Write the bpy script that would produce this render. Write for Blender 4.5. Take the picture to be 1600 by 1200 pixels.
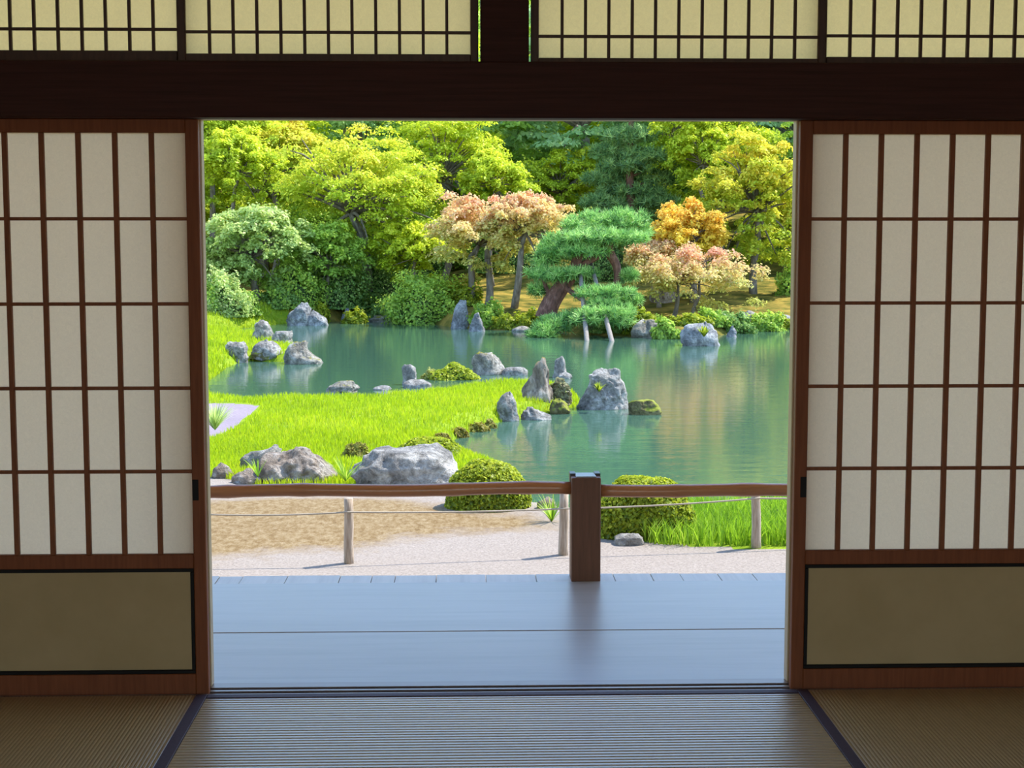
import bpy, bmesh, math, random
import numpy as np
from mathutils import Vector, Matrix, noise

for _o in list(bpy.data.objects):
    bpy.data.objects.remove(_o)
SC = bpy.context.scene
COL = SC.collection
R = math.radians
random.seed(7)

# ------------------------------------------------------------------ camera
F, PITCH, YAW = 2404.0, R(5.58), R(1.67)
CAMZ = 1.5
cam_d = bpy.data.cameras.new('camera')
cam = bpy.data.objects.new('camera', cam_d)
COL.objects.link(cam)
cam.location = (0, 0, CAMZ)
cam.rotation_euler = (R(90) - PITCH, 0, -YAW)
cam_d.sensor_width = 36.0
cam_d.lens = F / 1600 * 36
cam_d.clip_end = 1500
SC.camera = cam

# ------------------------------------------------------------------ sky, sun, exposure
SUN_DIR = Vector((0.50, 0.27, 0.82)).normalized()      # towards the sun
w = bpy.data.worlds.new('sky')
SC.world = w
w.use_nodes = True
nt = w.node_tree
nt.nodes.clear()
sky = nt.nodes.new('ShaderNodeTexSky')
sky.sky_type = 'NISHITA'
sky.sun_disc = False
sky.sun_elevation = math.asin(SUN_DIR.z)
sky.sun_rotation = math.atan2(SUN_DIR.x, SUN_DIR.y)
sky.air_density = 1.0
sky.dust_density = 0.2
sky.ozone_density = 2.2
bg = nt.nodes.new('ShaderNodeBackground')
bg.inputs['Strength'].default_value = 0.42
wo = nt.nodes.new('ShaderNodeOutputWorld')
nt.links.new(sky.outputs[0], bg.inputs['Color'])
nt.links.new(bg.outputs[0], wo.inputs['Surface'])
sun_d = bpy.data.lights.new('sun', 'SUN')
sun_d.energy = 6.5
sun_d.angle = R(0.6)
sun_d.color = (1.0, 0.95, 0.86)
sun = bpy.data.objects.new('sun', sun_d)
sun.rotation_euler = SUN_DIR.to_track_quat('Z', 'Y').to_euler()
sun.location = (20, 15, 40)
COL.objects.link(sun)
SC.view_settings.view_transform = 'Standard'
SC.view_settings.look = 'None'
SC.view_settings.gamma = 1.0
SC.view_settings.use_curve_mapping = False
SC.view_settings.exposure = 0.47
try:
    SC.cycles.max_bounces = 10
    SC.cycles.diffuse_bounces = 6
    SC.cycles.transmission_bounces = 8
    SC.cycles.sample_clamp_indirect = 8
except Exception:
    pass

# ------------------------------------------------------------------ helpers
_RM = Matrix.Rotation(-YAW, 3, 'Z') @ Matrix.Rotation(R(90) - PITCH, 3, 'X')
def ray(px, py):
    return _RM @ Vector(((px - 800) / F, -(py - 600) / F, -1))
def onz(px, py, z):
    d = ray(px, py); t = (z - CAMZ) / d.z
    return Vector((d.x * t, d.y * t, z))
def ony(px, py, Y):
    d = ray(px, py); t = Y / d.y
    return Vector((d.x * t, Y, CAMZ + d.z * t))

def tag(o, label=None, cat=None, group=None, kind=None):
    if label: o['label'] = label
    if cat: o['category'] = cat
    if group: o['group'] = group
    if kind: o['kind'] = kind
    return o
def empty(name, loc, label=None, cat=None, group=None, kind=None):
    o = bpy.data.objects.new(name, None)
    o.empty_display_size = 0.1
    o.location = loc
    COL.objects.link(o)
    return tag(o, label, cat, group, kind)
def link(name, me, mat=None, parent=None, loc=(0, 0, 0)):
    o = bpy.data.objects.new(name, me)
    if mat and not me.materials: me.materials.append(mat)
    o.location = loc
    o.parent = parent
    COL.objects.link(o)
    return o
def npmesh(name, V, Fc, C=None, smooth=False):
    """V (n,3), Fc (m,k) faces, C (n,3) colours per vertex."""
    me = bpy.data.meshes.new(name)
    V = np.asarray(V, np.float32); Fc = np.asarray(Fc, np.int32)
    n, (m, k) = len(V), Fc.shape
    me.vertices.add(n); me.vertices.foreach_set('co', V.ravel())
    me.loops.add(m * k); me.loops.foreach_set('vertex_index', Fc.ravel())
    me.polygons.add(m)
    me.polygons.foreach_set('loop_start', np.arange(0, m * k, k, dtype=np.int32))
    try: me.polygons.foreach_set('loop_total', np.full(m, k, np.int32))
    except Exception: pass
    if smooth: me.polygons.foreach_set('use_smooth', np.ones(m, bool))
    if C is not None:
        a = me.attributes.new('Col', 'FLOAT_COLOR', 'POINT')
        c4 = np.ones((n, 4), np.float32); c4[:, :3] = C
        a.data.foreach_set('color', c4.ravel())
    me.update(calc_edges=True); me.validate()
    return me
def box_me(sx, sy, sz, bev=0.0, name='box'):
    """box from the origin to (sx,sy,sz)"""
    bm = bmesh.new()
    bmesh.ops.create_cube(bm, size=1)
    for v in bm.verts:
        v.co = Vector(((v.co.x + .5) * sx, (v.co.y + .5) * sy, (v.co.z + .5) * sz))
    if bev: bmesh.ops.bevel(bm, geom=bm.edges[:], offset=bev, segments=1, affect='EDGES', profile=.5)
    me = bpy.data.meshes.new(name); bm.to_mesh(me); bm.free()
    return me
def wloc(o):
    v = Vector((0, 0, 0))
    while o: v += o.location; o = o.parent
    return v
def box(name, x0, x1, y0, y1, z0, z1, mat, parent=None, bev=0.002):
    px, py, pz = wloc(parent)
    return link(name, box_me(x1 - x0, y1 - y0, z1 - z0, bev, name), mat, parent, (x0 - px, y0 - py, z0 - pz))
def tube_np(pts, rad, sides=6, cap=True):
    """swept tube -> verts, quads"""
    pts = [Vector(p) for p in pts]; V = []; Q = []
    n = len(pts)
    for i, p in enumerate(pts):
        t = (pts[min(i + 1, n - 1)] - pts[max(i - 1, 0)]).normalized()
        a = t.cross(Vector((0.13, 0.97, 0.2)));  a = a.normalized() if a.length > 1e-4 else Vector((1, 0, 0))
        b = t.cross(a)
        r = rad[i] if hasattr(rad, '__len__') else rad
        for s in range(sides):
            an = 2 * math.pi * s / sides
            V.append(p + (a * math.cos(an) + b * math.sin(an)) * r)
    for i in range(n - 1):
        for s in range(sides):
            s2 = (s + 1) % sides
            Q.append((i * sides + s, i * sides + s2, (i + 1) * sides + s2, (i + 1) * sides + s))
    if cap:
        for ring, rev in ((0, True), (n - 1, False)):
            c = len(V); V.append(pts[ring])
            for s in range(sides):
                a_, b_ = ring * sides + s, ring * sides + (s + 1) % sides
                Q.append((c, b_, a_, c) if rev else (c, a_, b_, c))
    return V, Q
class MB:
    """collects verts/faces (any size) for one mesh"""
    def __init__(s): s.V = []; s.Q = []
    def add(s, V, Q):
        o = len(s.V); s.V += [tuple(v) for v in V]
        for q in Q:
            q = [o + i for i in q]
            if len(q) == 4 and q[0] == q[3]: q = q[:3]
            s.Q.append(q)
    def tube(s, pts, rad, sides=6): s.add(*tube_np(pts, rad, sides))
    def build(s, name, mat, parent=None, loc=(0, 0, 0), smooth=True):
        me = bpy.data.meshes.new(name)
        L = Vector(loc) if parent is None else wloc(parent)
        me.from_pydata([(v[0] - L[0], v[1] - L[1], v[2] - L[2]) for v in s.V], [], s.Q)
        if smooth:
            for p in me.polygons: p.use_smooth = True
        return link(name, me, mat, parent, loc if parent is None else (0, 0, 0))

# ------------------------------------------------------------------ materials
def mat(name):
    m = bpy.data.materials.new(name); m.use_nodes = True
    t = m.node_tree; t.nodes.clear()
    return m, t, t.nodes.new('ShaderNodeOutputMaterial')
def N(t, typ, **kw):
    n = t.nodes.new('ShaderNode' + typ)
    for k, v in kw.items():
        if k in n.inputs.keys(): n.inputs[k].default_value = v
        else: setattr(n, k, v)
    return n
def mapping(t, scale=(1, 1, 1), src='Object'):
    tc = N(t, 'TexCoord'); mp = N(t, 'Mapping'); mp.inputs['Scale'].default_value = scale
    t.links.new(tc.outputs[src], mp.inputs['Vector'])
    return mp.outputs[0]
def geopos(t, scale=(1, 1, 1)):
    g = N(t, 'NewGeometry'); mp = N(t, 'Mapping'); mp.inputs['Scale'].default_value = scale
    t.links.new(g.outputs['Position'], mp.inputs['Vector'])
    return mp.outputs[0]
def ramp(t, fac, stops):
    r = N(t, 'ValToRGB'); cr = r.color_ramp
    while len(cr.elements) < len(stops): cr.elements.new(.5)
    for e, (p, c) in zip(cr.elements, stops):
        e.position = p; e.color = (*c, 1)
    t.links.new(fac, r.inputs[0])
    return r.outputs[0]
def tnoise(t, vec, scale, detail=5, rough=.55, dist=0):
    n = N(t, 'TexNoise', Scale=scale, Detail=detail, Roughness=rough, Distortion=dist)
    t.links.new(vec, n.inputs['Vector'])
    return n.outputs['Fac']
def bump(t, h, strength, dist):
    b = N(t, 'Bump', Strength=strength, Distance=dist)
    t.links.new(h, b.inputs['Height'])
    return b.outputs[0]
def surf(name, stops, scale=(1, 1, 1), nscale=5, rough=.6, bstr=.3, bdist=.01, detail=6, spec=.4, dist=0, world=True):
    m, t, o = mat(name)
    v = geopos(t, scale) if world else mapping(t, scale)
    f = tnoise(t, v, nscale, detail, .6, dist)
    p = N(t, 'BsdfPrincipled', Roughness=rough)
    p.inputs['Specular IOR Level'].default_value = spec
    t.links.new(ramp(t, f, stops), p.inputs['Base Color'])
    if bstr: t.links.new(bump(t, f, bstr, bdist), p.inputs['Normal'])
    t.links.new(p.outputs[0], o.inputs[0])
    return m

M = {}
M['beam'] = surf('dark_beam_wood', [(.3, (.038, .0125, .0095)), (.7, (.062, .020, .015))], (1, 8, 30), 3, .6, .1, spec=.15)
M['frame'] = surf('red_brown_door_wood', [(.3, (.17, .045, .014)), (.7, (.23, .066, .022))], (30, 8, 2), 3, .55, .08, spec=.2)
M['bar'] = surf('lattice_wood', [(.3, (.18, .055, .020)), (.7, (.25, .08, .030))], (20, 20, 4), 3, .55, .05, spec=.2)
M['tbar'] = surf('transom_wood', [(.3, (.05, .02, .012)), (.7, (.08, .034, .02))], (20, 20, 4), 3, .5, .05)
M['jamb'] = surf('daylit_jamb_wood', [(.3, (.46, .32, .18)), (.7, (.55, .40, .24))], (30, 30, 2), 3, .45, .05)  # tan far paler than the door wood, imitating frame edges lit by daylight
M['black'] = surf('black_lacquer', [(.3, (.008, .006, .005)), (.7, (.014, .010, .008))], (1, 1, 1), 8, .6, .02, spec=.15)
M['kick'] = surf('kick_panel_paper', [(.35, (.40, .275, .13)), (.65, (.44, .305, .15))], (1, 1, 1), 6, .8, .02)
M['plaster'] = surf('plaster', [(.3, (.68, .60, .46)), (.7, (.74, .66, .51))], (1, 1, 1), 6, .9, .1)
M['ceil'] = surf('ceiling_wood', [(.3, (.42, .29, .18)), (.7, (.52, .37, .24))], (2, 20, 1), 3, .7, .1)
M['sill'] = surf('sill_wood', [(.3, (.22, .16, .13)), (.7, (.30, .22, .18))], (2, 40, 10), 3, .3, .05)
M['groove'] = surf('sill_groove', [(.3, (.03, .02, .02)), (.7, (.05, .035, .03))], (2, 40, 10), 3, .5, 0)
M['plank'] = surf('veranda_wood', [(.2, (.27, .235, .215)), (.5, (.33, .29, .265)), (.8, (.37, .33, .30))], (.7, 9, 6), 2.2, .32, .05, .003, 8, .5)
M['plank_end'] = surf('veranda_edge_wood', [(.25, (.38, .33, .29)), (.55, (.48, .42, .37)), (.8, (.55, .48, .43))], (14, .7, 6), 2.2, .4, .12, .004, 8, .5)
M['post'] = surf('railing_wood', [(.3, (.12, .052, .030)), (.7, (.165, .072, .042))], (20, 20, 1.5), 3, .55, .1, spec=.2)
M['iron'] = surf('black_iron', [(.3, (.012, .011, .012)), (.7, (.02, .018, .02))], (1, 1, 1), 20, .35, .1)
M['steel'] = surf('grey_metal_cap', [(.3, (.30, .32, .35)), (.7, (.36, .38, .42))], (1, 1, 1), 20, .3, .05)
M['bamboo'] = surf('brown_bamboo', [(.3, (.36, .135, .05)), (.7, (.46, .18, .07))], (2, 20, 20), 3, .28, .05, .002, 4, .6)
M['log'] = surf('weathered_log', [(.3, (.26, .19, .13)), (.55, (.42, .33, .25)), (.8, (.55, .46, .37))], (22, 22, 2.5), 3, .85, .5, .01)
M['rope'] = surf('rope', [(.3, (.30, .25, .19)), (.7, (.42, .36, .28))], (60, 60, 60), 3, .9, .4, .003)
M['bark'] = surf('grey_bark', [(.3, (.09, .075, .055)), (.55, (.19, .165, .13)), (.8, (.33, .30, .25))], (3, 3, 1), 4, .9, .6, .03)
M['pinebark'] = surf('red_pine_bark', [(.3, (.07, .035, .025)), (.55, (.18, .085, .06)), (.8, (.32, .20, .15))], (3, 3, 1.4), 4, .9, .7, .04)
M['prop'] = surf('prop_timber', [(.3, (.17, .145, .12)), (.7, (.30, .265, .225))], (8, 8, 1), 4, .8, .3)
M['roof'] = surf('roof_boards', [(.3, (.62, .50, .36)), (.7, (.70, .57, .42))], (1, 8, 1), 3, .7, .1)
M['tatami'] = surf('tatami_straw', [(.3, (.40, .27, .11)), (.7, (.48, .335, .15))], (6, 6, 6), 8, .34, .03, .002, 6, 1.0)
_p = [n for n in M['tatami'].node_tree.nodes if n.type == 'BSDF_PRINCIPLED'][0]; _p.inputs['IOR'].default_value = 2.7; _p.inputs['Specular IOR Level'].default_value = .5
M['hem'] = surf('purple_hem', [(.3, (.045, .022, .032)), (.7, (.075, .035, .05))], (200, 200, 200), 1, .7, .1, .001)

def paper_mat(name, tcol, dcol, f=.62):
    m, t, o = mat(name)
    v = geopos(t)
    n1 = tnoise(t, v, 90, 6, .7, 1.5)
    col = ramp(t, n1, [(.3, tuple(c * .88 for c in tcol)), (.7, tcol)])
    d = N(t, 'BsdfDiffuse'); d.inputs[0].default_value = (*dcol, 1)
    tr = N(t, 'BsdfTranslucent'); t.links.new(col, tr.inputs[0])
    mx = N(t, 'MixShader'); mx.inputs[0].default_value = f
    t.links.new(d.outputs[0], mx.inputs[1]); t.links.new(tr.outputs[0], mx.inputs[2])
    t.links.new(mx.outputs[0], o.inputs[0])
    return m
M['paper'] = paper_mat('door_paper', (.94, .81, .66), (.62, .50, .385), .76)
M['tpaper'] = paper_mat('transom_paper', (1.0, .87, .60), (.68, .58, .40), .92)  # yellower, clearer copy of the door paper, imitating warm bounced light

def leaf_mat(name, trans=.42, gloss=.05, grough=.35):
    m, t, o = mat(name)
    a = N(t, 'Attribute', attribute_name='Col')
    d = N(t, 'BsdfDiffuse'); tr = N(t, 'BsdfTranslucent')
    t.links.new(a.outputs['Color'], d.inputs[0])
    t.links.new(a.outputs['Color'], tr.inputs[0])
    mx = N(t, 'MixShader'); mx.inputs[0].default_value = trans
    t.links.new(d.outputs[0], mx.inputs[1]); t.links.new(tr.outputs[0], mx.inputs[2])
    g = N(t, 'BsdfGlossy', Roughness=grough); g.inputs[0].default_value = (.9, .9, .9, 1)
    m2 = N(t, 'MixShader'); m2.inputs[0].default_value = gloss
    t.links.new(mx.outputs[0], m2.inputs[1]); t.links.new(g.outputs[0], m2.inputs[2])
    t.links.new(m2.outputs[0], o.inputs[0])
    return m
M['leaf'] = leaf_mat('leaves', .48, .015, .45)
M['gleaf'] = leaf_mat('glossy_leaves', .35, .04, .35)
M['needle'] = leaf_mat('needles', .28, .02, .4)
M['blade'] = leaf_mat('grass_blades', .5, .02, .4)
M['core'] = surf('bush_core', [(.3, (.022, .045, .010)), (.7, (.05, .085, .02))], (1, 1, 1), 9, .9, 0)  # dark tone painted for the shade inside the bushes

# water: milky green pond
m, t, o = mat('pond_water')
v = geopos(t, (.55, 1.5, 1))
h1 = tnoise(t, v, 2.2, 4, .55); h2 = tnoise(t, v, 9, 3, .5)
ad = N(t, 'Math', operation='MULTIPLY_ADD'); ad.inputs[1].default_value = .35
t.links.new(h2, ad.inputs[0]); t.links.new(h1, ad.inputs[2])
p = N(t, 'BsdfPrincipled', Roughness=.035, IOR=1.33)
p.inputs['Base Color'].default_value = (.046, .105, .070, 1)
t.links.new(bump(t, ad.outputs[0], .08, .06), p.inputs['Normal'])
t.links.new(p.outputs[0], o.inputs[0])
M['water'] = m

# gravel court with dry-grass patches (mask is a vertex attribute: where the turf is)
m, t, o = mat('gravel_court')
v = geopos(t)
fine = tnoise(t, v, 55, 4, .7); mid = tnoise(t, v, 5, 6, .65, .6)
grav = ramp(t, fine, [(.25, (.17, .142, .118)), (.5, (.272, .232, .198)), (.75, (.36, .315, .275))])
dry = ramp(t, tnoise(t, geopos(t, (1, .45, 1)), 26, 6, .75), [(.25, (.08, .042, .014)), (.45, (.19, .125, .055)), (.7, (.31, .24, .14))])
a = N(t, 'Attribute', attribute_name='Col')
sep = N(t, 'SeparateColor'); t.links.new(a.outputs['Color'], sep.inputs[0])
am = N(t, 'Math', operation='MULTIPLY_ADD'); am.inputs[1].default_value = 1.5
sb = N(t, 'Math', operation='MULTIPLY_ADD'); sb.inputs[1].default_value = 1.7; sb.inputs[2].default_value = -1.1
t.links.new(mid, sb.inputs[0]); t.links.new(sep.outputs[0], am.inputs[0]); t.links.new(sb.outputs[0], am.inputs[2])
am.use_clamp = True
mc = N(t, 'MixRGB'); t.links.new(am.outputs[0], mc.inputs[0]); t.links.new(grav, mc.inputs[1]); t.links.new(dry, mc.inputs[2])
p = N(t, 'BsdfPrincipled', Roughness=.95); p.inputs['Specular IOR Level'].default_value = .1
t.links.new(mc.outputs[0], p.inputs['Base Color'])
t.links.new(bump(t, fine, .5, .02), p.inputs['Normal'])
t.links.new(p.outputs[0], o.inputs[0])
M['court'] = m
M['lawn'] = surf('lawn_soil_grass', [(.3, (.12, .20, .012)), (.55, (.20, .28, .018)), (.8, (.27, .30, .04))], (1, 1, 1), 6, .95, .5, .05, 8, .05)
M['moss'] = surf('moss_shade_ground', [(.30, (.035, .038, .010)), (.45, (.12, .115, .022)), (.58, (.26, .185, .04)), (.72, (.36, .29, .05))], (.6, .8, 1), 2.3, .95, .9, .15, 8, .05)  # moss colours, with dark stops that imitate shadows lying on the bank
M['sand'] = surf('raked_sand', [(.3, (.20, .165, .19)), (.7, (.27, .225, .255))], (1, 1, 1), 30, .95, .4, .01, 4, .1)

def rock_mat(name, c0, c1, c2, moss=(.30, .27, .04), moss_lo=.62, streak=1.0):
    m, t, o = mat(name)
    v = mapping(t, (1, 1, streak))
    n1 = tnoise(t, v, 3.2, 9, .68, .6); n2 = tnoise(t, v, 17, 5, .7)
    vor = N(t, 'TexVoronoi', feature='DISTANCE_TO_EDGE', Scale=3.0); t.links.new(v, vor.inputs['Vector'])
    base = ramp(t, n1, [(.28, c0), (.47, tuple(1.25 * c for c in c1)), (.62, tuple(min(.8, 1.3 * c) for c in c2))])
    mul = N(t, 'MixRGB', blend_type='MULTIPLY'); mul.inputs[0].default_value = .7
    t.links.new(base, mul.inputs[1]); t.links.new(ramp(t, n2, [(.32, (.22, .21, .20)), (.58, (1, 1, 1))]), mul.inputs[2])  # cavity shade painted in: noise hollows multiplied darker
    g = N(t, 'NewGeometry'); sp = N(t, 'SeparateXYZ'); t.links.new(g.outputs['Normal'], sp.inputs[0])
    am = N(t, 'Math', operation='MULTIPLY_ADD'); am.inputs[1].default_value = .35
    n3 = tnoise(t, v, 4.5, 5, .6)
    t.links.new(sp.outputs['Z'], am.inputs[0]); t.links.new(n3, am.inputs[2])
    mk = ramp(t, am.outputs[0], [(moss_lo, (0, 0, 0)), (moss_lo + .1, (1, 1, 1))])
    mx = N(t, 'MixRGB'); t.links.new(mk, mx.inputs[0]); t.links.new(mul.outputs[0], mx.inputs[1]); mx.inputs[2].default_value = (*moss, 1)
    p = N(t, 'BsdfPrincipled', Roughness=.85); p.inputs['Specular IOR Level'].default_value = .25
    t.links.new(mx.outputs[0], p.inputs['Base Color'])
    hs = N(t, 'Math', operation='MULTIPLY_ADD'); hs.inputs[1].default_value = .5
    t.links.new(n2, hs.inputs[0]); t.links.new(n1, hs.inputs[2])
    t.links.new(bump(t, hs.outputs[0], 1.0, .16), p.inputs['Normal'])
    t.links.new(p.outputs[0], o.inputs[0])
    return m
M['rock'] = rock_mat('grey_rock', (0.1, 0.095, 0.085), (0.32, 0.3, 0.27), (0.56, 0.53, 0.48), moss_lo=.98)
M['rock_moss'] = rock_mat('mossy_rock', (0.1, 0.09, 0.07), (0.3, 0.275, 0.225), (0.52, 0.48, 0.41), moss_lo=.80)
M['rock_moss2'] = rock_mat('thick_moss_rock', (.07, .06, .03), (.20, .17, .07), (.34, .30, .14), (.36, .38, .05), .62)
M['rock_blue'] = rock_mat('blue_grey_rock', (0.1, 0.105, 0.11), (0.27, 0.275, 0.28), (0.5, 0.505, 0.5), moss_lo=.95)
M['rock_brown'] = rock_mat('brown_rock', (0.1, 0.075, 0.055), (0.3, 0.24, 0.185), (0.54, 0.48, 0.41), moss_lo=.97)
M['stump'] = rock_mat('ridged_brown_rock', (0.07, 0.055, 0.04), (0.26, 0.21, 0.16), (0.52, 0.46, 0.39), (.34, .25, .05), .74, .35)

# ------------------------------------------------------------------ the room
YW = 4.95                                             # plane of the sliding doors (inner face)
XL = ony(321, 800, YW).x                              # left edge of the opening
XR = ony(1240, 800, YW).x
ZL = ony(800, 187, YW).z                              # underside of the lintel
def zy(py, px=160): return ony(px, py, YW).z
def struct(o): return tag(o, kind='structure')
RX0, RX1, RY0 = -4.6, 4.8, -4.5
CEIL = 3.05

struct(box('floor', RX0, RX1, RY0, YW - .06, -.16, -.06, M['ceil'], bev=0))
struct(box('ceiling', RX0, RX1, RY0, YW + .1, CEIL, CEIL + .1, M['ceil'], bev=0))
struct(box('wall_left', RX0 - .12, RX0, RY0, YW + .1, -.16, CEIL, M['plaster'], bev=0))
struct(box('wall_right', RX1, RX1 + .12, RY0, YW + .1, -.16, CEIL, M['plaster'], bev=0))
# back wall: piers and a head beam round a wide opening, added so daylight fills the room
wb = struct(empty('wall_back', (0, RY0, 0)))
box('pier', RX0, RX0 + .9, RY0 - .1, RY0, -.16, CEIL, M['plaster'], wb)
box('pier', RX1 - .9, RX1, RY0 - .1, RY0, -.16, CEIL, M['plaster'], wb)
box('head_beam', RX0 + .9, RX1 - .9, RY0 - .1, RY0, 2.35, CEIL, M['plaster'], wb)

# tatami mats: ribbed straw surface and cloth hems along the long sides
def tatami(x0, x1, y0, y1, along, label):
    """along 'x': the ribs and hems run left-right; 'y': they run away from the camera"""
    e = empty('tatami_mat', ((x0 + x1) / 2, (y0 + y1) / 2, -.055), label, 'tatami mat', 'tatami mats on the hall floor')
    hw = .036
    L = (x1 - x0) if along == 'x' else (y1 - y0)
    W = (y1 - y0) if along == 'x' else (x1 - x0)
    pit = .0235 if along == 'x' else .0118
    n = int((W - 2 * hw) / pit)
    am_ = .0030 if along == 'x' else .0012; pit = (W - 2 * hw) / n
    prof = [(-W / 2 + .001, -.0), (-W / 2 + .001, .052)]
    for i in range(n + 1):
        c = -W / 2 + hw + (W - 2 * hw) * i / n
        prof += [(c, .0552 - am_), (c + .10 * pit, .0548), (c + .5 * pit, .0552), (c + .90 * pit, .0548)] if i < n else [(c, .0552 - am_)]
    prof += [(W / 2 - .001, .052), (W / 2 - .001, 0)]
    V = []; k = len(prof)
    for s in (-L / 2, L / 2):
        for (c, z) in prof:
            V.append((s, c, z) if along == 'x' else (c, s, z))
    Q = [(i, i + 1, k + i + 1, k + i) for i in range(k - 1)]
    me = npmesh('straw_surface', V, Q)
    link('straw_surface', me, M['tatami'], e)
    for sgn in (-1, 1):
        c0, c1 = sorted((sgn * W / 2, sgn * (W / 2 - hw)))
        bx = (-L / 2, L / 2, c0, c1) if along == 'x' else (c0, c1, -L / 2, L / 2)
        o = link('hem', box_me(bx[1] - bx[0], bx[3] - bx[2], .0575, .0012), M['hem'], e, (bx[0], bx[2], 0))
        o['label'] = 'dark purple cloth hem'
TXL = onz(306, 1089, 0).x + .018 + .018; TXR = onz(1252, 1089, 0).x
TY = onz(800, 1082, 0).y
g = .002
tatami(TXL, TXR, TY - .955, TY, 'x', 'tatami mat laid crosswise in the open doorway, shining blue with daylight')
tatami(TXL - g - .955, TXL - g, TY - 1.91, TY, 'y', 'brown tatami mat in front of the left paper door')
tatami(TXR + g, TXR + g + .955, TY - 1.91, TY, 'y', 'brown tatami mat in front of the right paper door')
tatami(TXL, TXR, TY - 1.91 - g, TY - .955 - g, 'x', 'tatami mat inside the room, next behind the bright doorway mat')

# sill with two tracks
sl = struct(empty('trim_1', (0, YW, -.03)))
y_in, y_out = TY + .004, onz(800, 1066, 0).y
def sill_strip(y0, y1, z1, m, nm): box(nm, RX0, RX1, y0, y1, -.06, z1, m, sl, .0015)
ga, gb = onz(800, 1078.5, 0).y, onz(800, 1075.5, 0).y
sill_strip(y_in, YW - .006, .0, M['sill'], 'sill_strip')
sill_strip(YW - .006, YW + .018, -.012, M['groove'], 'track_groove')
sill_strip(YW + .018, YW + .036, .0, M['sill'], 'sill_strip')
sill_strip(YW + .036, YW + .060, -.012, M['groove'], 'track_groove')
sill_strip(YW + .060, YW + .115, .0, M['sill'], 'sill_strip')

# lintel beam
ZB = ony(800, 96, YW - .07).z
ln = struct(empty('trim_2', (0, YW, ZL)))
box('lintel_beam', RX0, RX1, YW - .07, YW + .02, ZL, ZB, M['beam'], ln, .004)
box('track_head', RX0, RX1, YW + .02, YW + .12, ZL + .004, ZB - .02, M['jamb'], ln, .002)

# jambs outside the doors, toned like door edges in daylight
for i, (x0, x1) in enumerate(((XL - .07, XL - .002), (XR + .002, XR + .07))):
    struct(box('trim_%d' % (3 + i), x0, x1, YW + .068, YW + .12, 0, ZL + .01, M['jamb'], None, .003))

# sliding paper doors
def shoji(x0, x1, label, pull_right):
    e = empty('sliding_paper_door', ((x0 + x1) / 2, YW, -.006), label, 'sliding door', 'sliding paper doors')
    y0, y1 = YW - .004, YW + .030
    st = .041; zt = zy(207); zb = zy(867); zk1 = zy(889); zk0 = zy(1054)
    box('stile', x0, x0 + st, y0, y1, -.006, ZL, M['frame'], e, .003)
    box('stile', x1 - st, x1, y0, y1, -.006, ZL, M['frame'], e, .003)
    box('top_rail', x0 + st, x1 - st, y0 + .002, y1, zt, ZL, M['frame'], e, .002)
    box('middle_rail', x0 + st, x1 - st, y0 + .002, y1, zk1, zb, M['frame'], e, .002)
    box('bottom_rail', x0 + st, x1 - st, y0 + .002, y1, -.006, zk0, M['frame'], e, .002)
    BW = .0125
    kp = box('kick_panel', x0 + st + BW, x1 - st - BW, y0 + .012, y1 - .006, zk0 + BW, zk1 - BW, M['kick'], e, 0)
    kp['label'] = 'dull gold paper kick panel'
    for nm, b in (('panel_border', (x0 + st, x1 - st, zk1 - BW, zk1)), ('panel_border', (x0 + st, x1 - st, zk0, zk0 + BW)),
                  ('panel_border', (x0 + st, x0 + st + BW, zk0 + BW, zk1 - BW)), ('panel_border', (x1 - st - BW, x1 - st, zk0 + BW, zk1 - BW))):
        o = box(nm, b[0], b[1], y0 + .004, y1 - .004, b[2], b[3], M['black'], kp, .002); o['label'] = 'black lacquered panel border'
    nc, nr = 7, 5
    bw = .0155
    cw = (x1 - x0 - 2 * st + bw) / nc; ch = (zt - zb) / nr
    vb = box_me(bw, .018, zt - zb, .0015); hb = box_me(x1 - x0 - 2 * st, .014, .011, .0015); pm = box_me(cw, .0006, ch, 0)
    for i in range(1, nc):
        link('lattice_bar', vb, M['bar'], e, (x0 + st + cw * i - bw - e.location.x, -.001, zb - e.location.z))
    for j in range(1, nr):
        link('lattice_bar', hb, M['bar'], e, (x0 + st - e.location.x, .002, zb + ch * j - .0055 - e.location.z))
    for i in range(nc):
        for j in range(nr):
            link('paper_pane', pm, M['paper'], e, (x0 + st + cw * i - bw / 2 - e.location.x, .0175, zb + ch * j - e.location.z))
    px = x1 - .030 if pull_right else x0 + .030
    zc = zy(766)
    o = box('finger_pull', px - .010, px + .010, y0 - .0015, y0 + .002, zc - .034, zc + .034, M['black'], e, .001)
    o['label'] = 'small dark finger pull'
    return e
DW = .874
shoji(XL - DW, XL, 'sliding paper door with six tall pane columns left of the garden opening', True)
shoji(XR, XR + DW, 'sliding paper door with tall pane columns right of the garden opening', False)
wf = struct(empty('wall_front', (0, YW, 0)))
box('plaster_panel', RX0, XL - DW, YW - .01, YW + .06, 0, ZL, M['plaster'], wf, 0)
box('plaster_panel', XR + DW, RX1, YW - .01, YW + .06, 0, ZL, M['plaster'], wf, 0)
ZT1 = 2.82
box('plaster_head', RX0, RX1, YW - .02, YW + .08, ZT1, CEIL, M['plaster'], wf, 0)

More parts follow.
